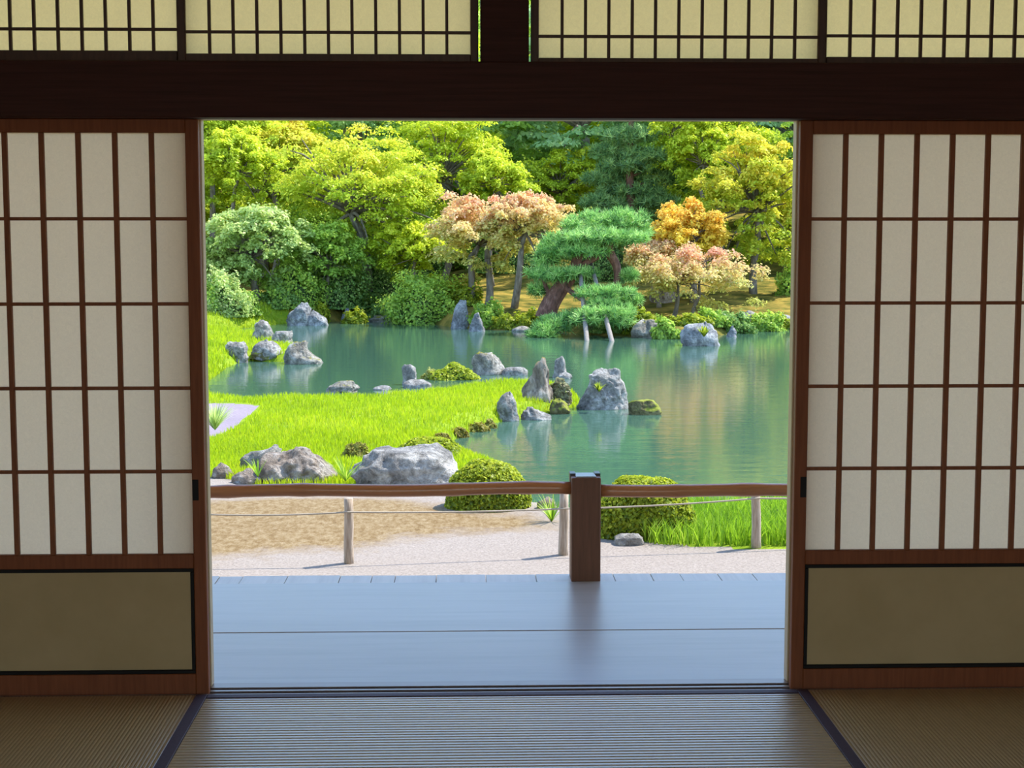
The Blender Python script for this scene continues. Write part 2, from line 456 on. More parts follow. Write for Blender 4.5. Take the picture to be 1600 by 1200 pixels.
# transom: post and four small-celled paper panels
PX0, PX1 = ony(750.5, 50, YW).x, ony(825.5, 50, YW).x
struct(box('trim_5', PX0, PX1, YW - .05, YW + .06, ZB - .02, ZT1, M['beam'], None, .004))
def transom(x0, x1, py_bottom, yoff, label, bar_py, ncols):
    z0 = ZB - .025
    e = empty('transom_paper_panel', ((x0 + x1) / 2, YW + yoff, z0), label, 'transom panel', 'paper transom panels above the lintel')
    y0, y1 = YW + yoff, YW + yoff + .024
    st = .025; zb = ony((800), py_bottom, y0).z; zt = ZT1 - .03
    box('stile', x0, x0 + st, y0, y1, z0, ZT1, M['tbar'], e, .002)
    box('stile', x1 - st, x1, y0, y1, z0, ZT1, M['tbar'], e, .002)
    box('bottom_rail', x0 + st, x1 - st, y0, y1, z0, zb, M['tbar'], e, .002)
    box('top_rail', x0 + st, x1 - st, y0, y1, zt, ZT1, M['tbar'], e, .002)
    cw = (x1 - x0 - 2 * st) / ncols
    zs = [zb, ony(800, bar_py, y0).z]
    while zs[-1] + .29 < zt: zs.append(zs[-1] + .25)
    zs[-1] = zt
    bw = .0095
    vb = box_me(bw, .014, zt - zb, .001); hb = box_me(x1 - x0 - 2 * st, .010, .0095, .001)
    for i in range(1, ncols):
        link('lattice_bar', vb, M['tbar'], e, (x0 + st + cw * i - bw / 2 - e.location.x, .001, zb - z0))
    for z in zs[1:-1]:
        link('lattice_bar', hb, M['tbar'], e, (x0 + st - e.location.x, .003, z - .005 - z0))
    for j in range(len(zs) - 1):
        pm = box_me(cw, .0006, zs[j + 1] - zs[j], 0)
        for i in range(ncols):
            link('paper_pane', pm, M['tpaper'], e, (x0 + st + cw * i - e.location.x, .0158, zs[j] - z0))
tx = lambda p, yo=0: ony(p, 60, YW + yo).x
transom(tx(-190), tx(286), 81, .030, 'small-celled paper transom panel above the left paper door, at the left edge', 47.5, 12)
transom(tx(277), tx(747.5), 85, .0, 'small-celled paper transom panel just left of the dark transom post', 51, 12)
transom(tx(829.5), tx(1291), 90, .0, 'small-celled paper transom panel just right of the dark transom post', 56, 12)
transom(tx(1280, .03), tx(1745, .03), 87, .030, 'small-celled paper transom panel above the right paper door, at the right edge', 53.5, 12)
xo0, xo1 = tx(-190), tx(1745, .03)
box('plaster_panel', RX0, xo0, YW, YW + .06, ZB - .02, ZT1, M['plaster'], wf, 0)
box('plaster_panel', xo1, RX1, YW, YW + .06, ZB - .02, ZT1, M['plaster'], wf, 0)

# ------------------------------------------------------------------ veranda
ZV = -.035
vd = struct(empty('floor_veranda', (0, YW, ZV)))
yv0 = YW + .118; yv1 = onz(800, 985.5, ZV).y; yv2 = onz(800, 909, ZV).y
VX0, VX1 = -5.5, 5.8
for (a_, b_) in ((yv0, yv1 - .004), (yv1 + .004, yv2 - .002)):
    box('plank', VX0, VX1, a_, b_, ZV - .05, ZV, M['plank'], vd, .003)
x = VX0; rr = random.Random(3)
ye = onz(800, 897.5, ZV - .004).y
while x < VX1:
    wd = rr.uniform(.10, .24)
    box('edge_plank', x, min(x + wd - .002, VX1), yv2, ye + rr.uniform(-.004, .004), ZV - .06, ZV - .004 + rr.uniform(-.0012, .0012), M['plank_end'], vd, .002)
    x += wd
box('fascia', VX0, VX1, yv2 + .02, yv2 + .05, ZV - .75, ZV - .06, M['post'], vd, 0)
# eave over the veranda and its rafters
EV = 8.05
ev = struct(empty('roof_eave', (0, EV, 3.45)))
box('eave_boards', -9, 9, YW + .1, EV, 3.45, 3.51, M['roof'], ev, 0)
rf = box_me(.07, EV - .1 - YW - .1, .09, .003)
for i in range(31):
    link('rafter', rf, M['roof'], ev, (-6.75 + i * .45, YW + .1 - EV, -.09))
struct(box('roof', RX0 - 1.5, RX1 + 1.5, RY0 - 1.2, YW + .1, 3.2, 3.6, M['roof'], bev=0))

# railing: square post with iron cap, round bamboo rails
pc = ony(913.5, 906, (yv2 + ye) / 2 + .0)
PW = .130; pyc = yv2 + .075
pt_z = ony(913.5, 747, yv2 + .01).z
rl = empty('veranda_railing', (pc.x, pyc, ZV), 'low brown railing on the veranda edge, square post with bamboo rails', 'railing')
rp = box('post', pc.x - PW / 2, pc.x + PW / 2, yv2 + .01, yv2 + .01 + PW, ZV - .06, pt_z, M['post'], rl, .004)
cp = box('cap', pc.x - PW / 2 + .02, pc.x + PW / 2 - .02, yv2 + .02, yv2 + PW, pt_z, pt_z + .006, M['steel'], rp, .002); cp['label'] = 'pale metal cap plate'
for sx in (-1, 1):
    xx = pc.x + sx * (PW / 2 - .010)
    box('corner_fitting', xx - .013, xx + .013, yv2 + .075, yv2 + .02 + PW, pt_z - .045, pt_z + .010, M['iron'], rp, .002)['label'] = 'black iron corner fitting'
zr = ony(600, 765.5, pyc).z; zrr = ony(1080, 766, pyc).z
for (xa, xb, nm) in ((VX0, pc.x - PW / 2 + .004, 'l'), (pc.x + PW / 2 - .004, VX1, 'r')):
    pts = []; rad = []
    n = 90; rnd = random.Random(5 if nm == 'l' else 9)
    knots = []; k = xa
    while k < xb: k += rnd.uniform(.27, .42); knots.append(k)
    for i in range(n + 1):
        X = xa + (xb - xa) * i / n
        zz = (zr if nm == 'l' else zrr) + .004 * math.sin(X * 6.1) + .003 * math.sin(X * 2.3 + 1)
        kn = min(abs(X - q) for q in knots)
        pts.append((X, pyc + .003 * math.sin(X * 4), zz)); rad.append(.0285 + (.003 if kn < .03 else 0))
    b = MB(); b.tube(pts, rad, 12); b.build('bamboo_rail', M['bamboo'], rl)

# ------------------------------------------------------------------ terrain and pond
ZW = -1.25
PX = lambda x, y: tuple(onz(x, y, ZW))[:2]
pond = [(26, 12.6), (6, 12.7), (3.2, 12.75), (1.9, 12.6), (1.0, 12.9), (.55, 13.7)] + \
    [PX(*q) for q in [(845, 787), (832, 772), (800, 745), (755, 722), (722, 706), (716, 694), (735, 682), (765, 669), (800, 659), (850, 650), (885, 645), (912, 637), (930, 622)]] + [tuple(onz(*q, -1.0))[:2] for q in [(922, 604), (900, 594),
     (835, 586), (770, 587), (705, 594), (645, 603), (560, 610), (480, 613), (410, 613), (352, 608)]] + [PX(*q) for q in [(332, 600), (344, 590), (362, 577),
     (388, 565), (440, 567), (490, 567), (498, 558), (468, 546), (450, 535), (410, 529), (345, 524), (333, 520), (350, 517), (400, 513), (448, 507), (520, 505),
     (575, 499), (620, 501), (690, 512), (760, 517), (830, 518), (900, 524), (1000, 528), (1060, 530), (1130, 527), (1190, 519), (1250, 515), (1330, 518), (1420, 525), (1560, 545)]] + [(26, 33)]
pond = np.array(pond)
def sdf(P, poly):
    """positive outside the polygon"""
    P = np.asarray(P, float); d = np.full(len(P), 1e9); ins = np.zeros(len(P), bool)
    a = poly; b = np.roll(poly, -1, 0)
    for (ax, ay), (bx, by) in zip(a, b):
        ex, ey = bx - ax, by - ay
        wx, wy = P[:, 0] - ax, P[:, 1] - ay
        tt = np.clip((wx * ex + wy * ey) / (ex * ex + ey * ey + 1e-12), 0, 1)
        d = np.minimum(d, np.hypot(wx - ex * tt, wy - ey * tt))
        c = ((ay > P[:, 1]) != (by > P[:, 1]))
        xi = ax + (P[:, 1] - ay) / (by - ay + 1e-12) * ex
        ins ^= c & (P[:, 0] < xi)
    return np.where(ins, -d, d)
def sm(x, a, b):
    u = np.clip((x - a) / (b - a), 0, 1)
    return u * u * (3 - 2 * u)
def wob(X, Y, s, k=0):
    return (np.sin(X * s + 1.3 + k) * np.cos(Y * s * .8 + .7 * k) + .5 * np.sin(X * s * 2.3 + Y * s * 1.7 + k) + .25 * np.sin(X * s * 4.9 - Y * s * 4.1 + 2 * k)) / 1.75
def height(P):
    P = np.asarray(P, float); X, Y = P[:, 0], P[:, 1]
    d = sdf(P, pond)
    T = -.75 - .15 * sm(Y, 12.5, 15) - .15 * sm(Y, 15, 18)
    T = T + .03 * wob(X, Y, 1.1) * sm(Y, 11, 16)
    far = sm(Y, 36, 44)
    up = np.maximum(0, Y - 43 - 2.5 * np.sin(X * .13 + .6))
    rx = .3 + .7 * sm(X, -4, 4)
    hill = -.95 + .14 * rx * np.minimum(up, 13) + .05 * np.maximum(0, up - 13) + .15 * np.maximum(0, up - 32)
    hill = np.minimum(hill, 15 + 3 * np.sin(X * .05)) + .18 * wob(X, Y, .45, 2) * sm(up, 0, 4)
    T = T * (1 - far) + hill * far
    T = T + .03 * wob(X, Y, 2.6, 1) * sm(Y, 14, 18)
    lo = ZW - .45
    return lo + (T - lo) * sm(d, -.28, .42 + .5 * sm(Y, 34, 42)), d
def H(x, y): return float(height([(x, y)])[0][0])
def hit(px, py):
    """where a line of sight of the photo meets the ground (or the pond)"""
    d = ray(px, py); Ys = np.linspace(9.5, 120, 900); t_ = Ys / d.y
    P = np.stack([d.x * t_, Ys], 1); zr_ = CAMZ + d.z * t_
    g_ = np.maximum(height(P)[0], ZW)
    k = np.nonzero(zr_ <= g_)[0]
    i = k[0] if len(k) else len(Ys) - 1
    return Vector((P[i, 0], P[i, 1], float(g_[i])))

xs = np.concatenate([np.arange(-60, -12, 1.5), np.arange(-12, -5.5, .3), np.arange(-5.5, 7, .1), np.arange(7, 14, .3), np.arange(14, 62, 1.5)])
ys = np.concatenate([np.arange(5.5, 9.6, .6), np.arange(9.6, 18, .1), np.arange(18, 30, .14), np.arange(30, 56, .3), np.arange(56, 160, 1.5)])
GX, GY = np.meshgrid(xs, ys)
P2 = np.stack([GX.ravel(), GY.ravel()], 1)
HZ, DZ = height(P2)
nx, ny = len(xs), len(ys)
idx = np.arange(nx * ny).reshape(ny, nx)
quads = np.stack([idx[:-1, :-1], idx[:-1, 1:], idx[1:, 1:], idx[1:, :-1]], -1).reshape(-1, 4)
cen = P2[quads].mean(1)
qx, qy = cen[:, 0], cen[:, 1]
LZ = -1.02
lg = np.array([tuple(onz(*q, LZ))[:2] for q in [(180, 500), (330, 487), (400, 485), (445, 490), (452, 505), (460, 545), (500, 575), (300, 620), (100, 620)]])
sandp = np.array([tuple(onz(*q, LZ))[:2] for q in [(250, 622), (345, 627), (404, 630), (396, 642), (372, 660), (332, 681), (240, 716)]])
d_lg = sdf(cen, lg); d_sand = sdf(cen, sandp)
near_edge = 14.75 + .35 * np.sin(qx * 1.7) + .2 * np.sin(qx * 4.1)
verge = (qx > 1.15 + .15 * np.sin(qy * 3)) & (qy > 11.05 + .18 * np.sin(qx * 2.2) - .02 * qx)
is_lawn = ((qy > near_edge) & (qy < 36)) | (d_lg < 0) | (verge & (qy < 36))
is_sand = d_sand < 0
court = (qy < 36) & ~is_lawn
def sub(name, mask, m, C=None, label=None):
    q = quads[mask]; u, inv = np.unique(q, return_inverse=True)
    V = np.stack([P2[u, 0], P2[u, 1], HZ[u]], 1)
    me = npmesh(name, V, inv.reshape(-1, 4), None if C is None else C[u], True)
    o = link(name, me, m)
    tag(o, kind='structure')
    if label: o['label'] = label
    return o
dirt = np.array([tuple(onz(*q, -.76))[:2] for q in [(200, 785), (420, 772), (600, 772), (760, 800), (860, 808), (870, 830), (760, 835), (640, 845), (560, 862), (420, 868), (330, 878), (200, 880)]])
dm = 1 - sm(sdf(P2, dirt), -.5, .35)
Cd = np.stack([dm, dm, dm], 1)
sub('ground_court', court & ~is_sand, M['court'], Cd)
sub('ground_lawn', is_lawn & ~is_sand, M['lawn'])
sub('ground_raked_sand', is_sand, M['sand'])
sub('ground_far_bank', ~court & ~is_lawn & ~is_sand, M['moss'])
pm_ = npmesh('pond', [(-40, 11.5, ZW), (40, 11.5, ZW), (40, 62, ZW), (-40, 62, ZW)], [(0, 1, 2, 3)])
struct(link('pond_water', pm_, M['water']))
struct(box('rear_bounce_ground', -60, 60, -70, 5.5, -.95, -.75, M['court'], bev=0))  # unseen gravel sheet, added to bounce sunlight into the room

# ------------------------------------------------------------------ rope fence on the gravel
posts = [(323, 884), (545, 881), (880, 868), (1182, 857), (1500, 846)]
labs = ['weathered log fence post at the left edge of the opening', 'weathered log fence post standing alone on the dry turf left of the railing post',
        'weathered log fence post just left of the square railing post', 'weathered log fence post in the green grass right of the clipped bush', 'weathered log fence post hidden behind the right paper door']
tops = []
for i, (px, py) in enumerate(posts):
    b0 = onz(px, py, -.755); hgt = .455
    lean = [.0, .004, .006, -.012, 0][i]
    b = MB()
    pts = [(b0.x + lean * k / 5 + .002 * math.sin(k * 2 + i), b0.y, b0.z - .04 + (hgt + .04) * k / 5) for k in range(6)]
    b.tube(pts, [.036, .035, .033, .0335, .032, .031], 12)
    if i == 4: pass
    o = b.build('fence_post', M['log'], None, tuple(b0))
    tag(o, labs[i], 'fence post', 'log posts of the rope fence')
    tops.append(Vector((b0.x, b0.y - .036, b0.z)))
rz = [.362, .366, .34, .372, .36]
b = MB(); pts = []
for i in range(len(tops) - 1):
    A = tops[i] + Vector((0, 0, rz[i])); B = tops[i + 1] + Vector((0, 0, rz[i + 1]))
    for k in range(12):
        s = k / 12; p_ = A.lerp(B, s); p_.z -= .035 * 4 * s * (1 - s) * (.35 if i != 1 else .3)
        pts.append(p_)
pts.append(tops[-1] + Vector((0, 0, rz[-1])))
b.tube(pts, .0065, 6)
tag(b.build('fence_rope', M['rope'], None, tuple(tops[0])), 'thin pale rope strung along the log fence posts', 'rope')

# ------------------------------------------------------------------ rocks
_ico = {}
def ico(n):
    if n not in _ico:
        bm = bmesh.new(); bmesh.ops.create_icosphere(bm, subdivisions=n, radius=1)
        _ico[n] = (np.array([v.co[:] for v in bm.verts]), np.array([[v.index for v in f.verts] for f in bm.faces])); bm.free()
    return _ico[n]
BLOB = [(0, -.46, .46), (.25, -.5, .5), (.6, -.42, .42), (.85, -.25, .28), (1, -.06, .08)]
def rock(x0, x1, yt, yb, label, mkey, rows=None, z=None, seed=0, depth=.8, rough=1.0, name='rock', ridges=0, sink=.12, Y=None, group='garden rocks', sub_=None):
    """a boulder whose front spans the given photo box; rows = (height 0..1, left, right) outline in box widths about the centre"""
    cx = (x0 + x1) / 2
    if Y is None:
        base = hit(cx, yb)
        base.y += .3 * depth * (x1 - x0) * base.y / F
        base.x = ony(cx, yb, base.y).x
        base.z = max(ZW, min(base.z, H(base.x, base.y))) - .01
        yt0 = ony(cx, yt, base.y).z
    else:
        base = ony(cx, yb, Y)
    Yc = base.y
    px = Yc / F * 1.005
    wd = (x1 - x0) * px; hg = (yb - yt) * px if Y is not None else yt0 - base.z
    rows = rows or BLOB
    vv = [r[0] for r in rows]; ll = [r[1] for r in rows]; rr_ = [r[2] for r in rows]
    V, Fc = ico(sub_ or (5 if x1 - x0 > 75 else 4))
    rg = np.random.RandomState(seed + 11)
    # faceting planes
    nrm = rg.normal(size=(26, 3)); nrm /= np.linalg.norm(nrm, axis=1)[:, None]
    off = rg.uniform(.74, .98, 26)
    dots = V @ nrm.T
    sc = np.min(np.where(dots > .05, off / np.maximum(dots, .05), 9), 1)
    sc = np.minimum(sc, 1.04)
    U = V * (sc[:, None] * .75 + .25)
    vz = V[:, 2]
    zt = np.clip((vz + .86) / 1.66, 0, 1)
    zz = zt * (1 + sink) - sink                                            # buried foot below 0
    l = np.interp(zz, vv, ll); r = np.interp(zz, vv, rr_)
    prof = np.sqrt(np.clip(1 - vz ** 2, 0, 1)) + 1e-6
    capf = np.where(vz > .80, prof / .6, 1.0) * np.where(vz < -.86, prof / .51, 1.0)
    cosx, siny = V[:, 0] / prof, V[:, 1] / prof
    sq = (np.abs(cosx) ** 2.5 + np.abs(siny) ** 2.5) ** (-1 / 2.5)
    k = sc * .8 + .2
    mid = (l + r) / 2; hw = (r - l) / 2
    X = (mid + hw * cosx * sq * k * capf) * wd
    Yy = hw * siny * sq * k * capf * wd * depth
    Z = zz * hg * (.35 + .65 * np.minimum(1, sc)) ** (1 * (zz > 0)) + np.where(vz > .8, (1 - capf) * .04 * hg, 0)
    Z = Z / Z.max() * hg
    W = np.stack([X, Yy, Z], 1)
    s0 = 1.0 / max(wd, hg)
    out = np.empty_like(W)
    amp = .085 * rough * min(wd, hg * 1.4)
    sd = seed * 7.3
    for i in range(len(W)):
        p_ = W[i] * s0
        n = V[i]
        q = Vector((p_[0] * 3.2 + sd, p_[1] * 3.2, p_[2] * 3.2))
        q2 = Vector((p_[0] * 9 + sd, p_[1] * 9, p_[2] * (9 if not ridges else 2)))
        dn = noise.noise(q) * 1.0 + (.30 - abs(noise.noise(q * 1.9))) * .9 + (abs(noise.noise(q2)) - .22) * (.9 if not ridges else 1.9) + noise.noise(q2 * 2.6) * .35
        out[i] = W[i] + n * dn * amp * (1 if n[2] < .8 else .5)
    me = npmesh(name, out, Fc, None, False)
    o = link(name, me, M[mkey], None, tuple(base))
    tag(o, label, 'rock', group)
    return o
# near rocks at the lawn edge
ZN = -.93
rock(392, 533, 698, 757, 'large grey-brown boulder with a sloping right flank behind the left bamboo rail', 'rock_brown',
     [(0, -.42, .5), (.25, -.46, .5), (.5, -.47, .42), (.75, -.40, .28), (.93, -.2, .14), (1, -.08, .04)], ZN, 3, .75, 1.1)
rock(378, 440, 696, 735, 'dark knobbly rock top behind the sloping grey-brown boulder', 'rock', [(0, -.5, .5), (.5, -.45, .5), (.8, -.3, .48), (1, .1, .45)], -.95, 31, .6, 1.3)
rock(544, 724, 699, 762, 'broad flat-topped pale grey boulder beside the round clipped bush', 'rock',
     [(0, -.46, .5), (.3, -.49, .5), (.6, -.48, .5), (.85, -.40, .46), (1, -.30, .30)], ZN, 5, .7, .9)
rock(362, 422, 732, 757, 'small reddish-brown rock at the foot of the sloping boulder', 'rock_brown', None, ZN + .06, 8, .8, 1.2)
rock(328, 366, 723, 748, 'small rounded rock in the grass at the left edge of the opening', 'rock_brown', None, ZN, 9, .8, 1)
rock(366, 395, 746, 758, 'little white stone before the reddish-brown rock', 'rock', None, ZN + .09, 10, .8, 1, sub_=3)
rock(955, 1009, 832, 857, 'flat grey stone lying at the foot of the large clipped bush', 'rock', [(0, -.44, .44), (.4, -.5, .5), (.8, -.47, .46), (1, -.3, .3)], -.755, 12, .7, .35, sink=.2, Y=hit(981, 855).y + .04)
rock(838, 872, 776, 800, 'shaded brown bank rock between the clipped bush and the log post', 'rock_brown', None, -.95, 13, .9, 1)
# tip of the lawn
rock(903, 988, 574, 640, 'large jagged grey boulder standing in the water at the lawn tip', 'rock',
     [(0, -.5, .5), (.25, -.47, .46), (.5, -.36, .39), (.7, -.30, .35), (.86, -.33, .31), (.95, -.24, .25), (1, -.10, .16)], ZW, 15, .7, .55)
rock(978, 1033, 624, 648, 'low moss-covered rock right of the jagged boulder', 'rock_moss2', [(0, -.48, .48), (.45, -.5, .5), (.75, -.46, .46), (1, -.36, .3)], ZW, 16, .7, .7)
rock(814, 868, 558, 626, 'tall tapering brown rock with a mossy crown on the lawn tip', 'stump',
     [(0, -.5, .5), (.2, -.5, .42), (.4, -.34, .36), (.65, -.18, .34), (.85, -.14, .28), (.95, -.10, .24), (1, -.06, .2)], -1.08, 17, .9, .9, ridges=1)
rock(773, 814, 611, 658, 'dark upright rock at the near shore of the lawn tip', 'rock', [(0, -.44, .5), (.3, -.47, .46), (.6, -.46, .38), (.85, -.3, .24), (1, -.02, .12)], ZW, 18, .8, 1)
rock(812, 862, 635, 657, 'small flat pale rock at the waterline beside the dark upright rock', 'rock', [(0, -.5, .5), (.4, -.5, .4), (.8, -.4, 0), (1, -.3, -.1)], ZW, 19, .7, 1)
rock(858, 890, 622, 648, 'small mossy bank rock below the tall brown rock', 'rock_moss2', None, ZW, 20, .8, 1)
rock(862, 888, 556, 590, 'slender pale rock with a slanted top behind the tall brown rock', 'rock', [(0, -.5, .5), (.4, -.42, .4), (.8, -.36, .28), (1, -.2, .2)], ZW, 21, .8, .7)
rock(870, 894, 581, 592, 'small white stone at the foot of the slender pale rock', 'rock', None, ZW, 22, .8, .7, sub_=3)
rock(733, 786, 550, 586, 'blocky grey rock with yellow moss behind the low azalea', 'rock_moss', [(0, -.5, .5), (.3, -.42, .48), (.6, -.46, .4), (.9, -.44, .3), (1, -.2, .25)], ZW, 23, .8, 1)
rock(782, 826, 573, 587, 'long flat white stone at the back edge of the lawn', 'rock', [(0, -.5, .5), (.6, -.46, .46), (1, -.3, .3)], ZW, 24, .7, .5, sub_=3)
rock(627, 654, 569, 602, 'upright grey rock at the left end of the low azalea', 'rock', [(0, -.5, .5), (.4, -.42, .42), (.8, -.46, .3), (1, -.3, .0)], ZW, 25, .8, 1)
rock(629, 675, 593, 607, 'flat pale stone before the upright grey rock', 'rock', [(0, -.5, .5), (.6, -.47, .47), (1, -.3, .3)], ZW, 26, .7, .5, sub_=3)
rock(511, 560, 593, 614, 'low dark rock at the back edge of the lawn, alone in the grass', 'rock_moss', [(0, -.5, .5), (.5, -.5, .48), (.8, -.1, .4), (1, .1, .3)], ZW, 27, .7, 1.2)
rock(583, 614, 602, 610, 'thin flat stone in the grass right of the low dark rock', 'rock', None, ZW, 28, .7, .6, sub_=3)
# left bank rocks
rock(354, 388, 534, 566, 'twin-topped grey rock on the left bank nearest the paper door', 'rock', [(0, -.3, .5), (.4, -.45, .45), (.8, -.48, .45), (1, -.3, .4)], ZW, 29, .8, 1.2)
rock(392, 442, 530, 562, 'dark rounded rock above the mossy ledge on the left bank', 'rock', None, ZW, 30, .8, 1)
rock(388, 444, 545, 564, 'mossy ledge at the waterline below the dark rounded rock', 'rock_moss2', [(0, -.46, .46), (.5, -.5, .5), (.85, -.4, .42), (1, -.2, .2)], ZW + .02, 32, .6, 1)
rock(442, 505, 533, 569, 'low craggy rock running out into the pond from the left bank', 'rock_moss', [(0, -.5, .5), (.2, -.48, .46), (.5, -.4, .26), (.8, -.3, .12), (1, -.15, .05)], ZW, 33, .8, 1.2)
rock(394, 428, 499, 532, 'standing grey rock with a rounded top at the end of the left inlet', 'rock', [(0, -.5, .5), (.5, -.48, .46), (.85, -.36, .3), (1, -.15, .1)], ZW, 34, .8, .9)
rock(424, 458, 517, 536, 'small block of grey rock right of the standing rock', 'rock', [(0, -.5, .5), (.6, -.46, .5), (1, -.3, .4)], ZW, 35, .8, .9)
rock(448, 484, 472, 509, 'larger half of the cleft slate-blue boulder on the far left shore', 'rock_blue', [(0, -.5, .5), (.4, -.46, .5), (.7, -.3, .5), (.9, .0, .45), (1, .1, .35)], ZW, 36, .8, 1)
rock(474, 513, 485, 509, 'lower half of the cleft slate-blue boulder on the far left shore', 'rock_blue', [(0, -.5, .5), (.4, -.5, .42), (.8, -.4, .2), (1, -.2, .05)], ZW, 37, .8, 1)
rock(533, 553, 480, 504, 'small pointed grey rock right of the cleft slate-blue boulder', 'rock_blue', [(0, -.5, .5), (.5, -.4, .42), (1, -.05, .1)], ZW, 38, .8, 1)
# far shore rocks
rock(703, 732, 468, 513, 'tall slate-blue rock leaning on the far shore under the red-tinged maple', 'rock_blue', [(0, -.5, .5), (.4, -.38, .46), (.8, -.2, .44), (1, 0, .35)], ZW, 39, .8, 1)
rock(732, 758, 488, 518, 'shorter pointed slate-blue rock right of the tall leaning one', 'rock_blue', [(0, -.5, .5), (.5, -.4, .36), (1, -.1, .1)], ZW, 40, .8, 1)
rock(800, 832, 509, 518, 'flat pale stone at the far waterline left of the leaning pine', 'rock', None, ZW, 41, .8, .8, sub_=3)
rock(1063, 1126, 502, 541, 'big rounded slate-blue boulder in the water on the far right', 'rock_blue', [(0, -.47, .5), (.3, -.5, .48), (.6, -.48, .4), (.85, -.4, .3), (.95, .0, .22), (1, .05, .15)], ZW, 42, .8, .8)
rock(1135, 1152, 509, 527, 'small pointed blue rock right of the big rounded boulder', 'rock_blue', [(0, -.5, .5), (.5, -.36, .4), (1, -.08, .1)], ZW, 43, .8, .8)
rock(1195, 1246, 491, 515, 'low grey rock on the far shore at the right edge of the opening', 'rock_blue', None, ZW + .1, 44, .8, 1)
rock(1150, 1185, 485, 502, 'low grey rock on the moss bank right of the pink maple', 'rock', None, ZW + .5, 45, .8, 1)
rock(985, 1046, 498, 528, 'dark low shore rocks left of the big rounded boulder', 'rock_moss', [(0, -.5, .5), (.5, -.46, .45), (.85, -.3, .2), (1, -.2, 0)], ZW, 46, .6, 1.2)
rock(1014, 1060, 434, 472, 'dark brown rock on the slope behind the pink maple', 'rock_brown', None, None, 47, .8, 1, Y=48)
rock(575, 640, 492, 503, 'dark ledge rock at the back of the far left inlet', 'rock_moss', [(0, -.5, .5), (.6, -.5, .5), (1, -.4, .4)], ZW, 48, .6, 1)

# ------------------------------------------------------------------ foliage builders
def leaves_np(pos, nrm, size, col, rg, asp=1.5):
    """diamond leaves: pos (n,3), nrm (n,3), size (n,), col (n,3)"""
    n = len(pos)
    a = rg.normal(size=(n, 3)); a -= nrm * (a * nrm).sum(1)[:, None]
    a /= np.linalg.norm(a, axis=1)[:, None] + 1e-9
    b = np.cross(nrm, a)
    s = size[:, None]
    fold = nrm * s * .12
    V = np.stack([pos - a * s * asp / 2, pos + b * s / 2 + fold, pos + a * s * asp / 2, pos - b * s / 2 + fold], 1).reshape(-1, 3)
    Q = np.arange(4 * n).reshape(n, 4)
    return V, Q, np.repeat(col, 4, 0)
def unit(v): return v / (np.linalg.norm(v, axis=1)[:, None] + 1e-9)
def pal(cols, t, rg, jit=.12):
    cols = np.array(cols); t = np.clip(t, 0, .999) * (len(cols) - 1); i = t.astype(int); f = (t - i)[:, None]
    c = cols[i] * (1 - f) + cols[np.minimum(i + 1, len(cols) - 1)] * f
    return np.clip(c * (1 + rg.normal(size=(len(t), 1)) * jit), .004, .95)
def limb(b, A, B, r0, r1, rg, n=5, sag=.12, sides=6):
    A = Vector(A); B = Vector(B); L = (B - A).length
    j1 = Vector(rg.normal(size=3)) * L * .05
    pts = []
    for k in range(n + 1):
        s = k / n
        p_ = A.lerp(B, s) + j1 * math.sin(s * math.pi) + Vector((0, 0, sag * L * math.sin(s * math.pi)))
        pts.append(p_)
    b.tube(pts, [r0 + (r1 - r0) * k / n for k in range(n + 1)], sides)
    return pts

YG = [(.26, .36, .03), (.48, .60, .04), (.66, .74, .05), (.78, .76, .07)]            # yellow-green maple
YO = [(.28, .40, .04), (.54, .64, .05), (.76, .70, .07), (.84, .60, .09)]              # turning yellow-orange
YM = [(.26, .38, .035), (.46, .60, .045), (.64, .70, .055), (.84, .66, .08)]
OR = [(.58, .58, .06), (.84, .70, .08), (.92, .66, .10), (.92, .56, .12)]
RD = [(.42, .50, .12), (.66, .66, .18), (.84, .66, .28), (.88, .50, .32)]             # red-tinged
PK = [(.38, .46, .09), (.58, .60, .15), (.76, .62, .25), (.82, .42, .30)]
GR = [(.16, .28, .05), (.30, .48, .07), (.44, .62, .09), (.58, .72, .11)]             # plain green
PG = [(.20, .30, .08), (.38, .52, .14), (.56, .68, .22), (.70, .76, .34)]             # pale silvery green
DG = [(.09, .18, .04), (.17, .32, .07), (.29, .46, .11), (.46, .60, .18)]             # camellia
AZ = [(.10, .15, .015), (.24, .32, .02), (.40, .46, .03), (.52, .55, .04)]             # azalea
BG = [(.20, .34, .13), (.33, .52, .19), (.46, .66, .26), (.60, .78, .35)]             # bluish green

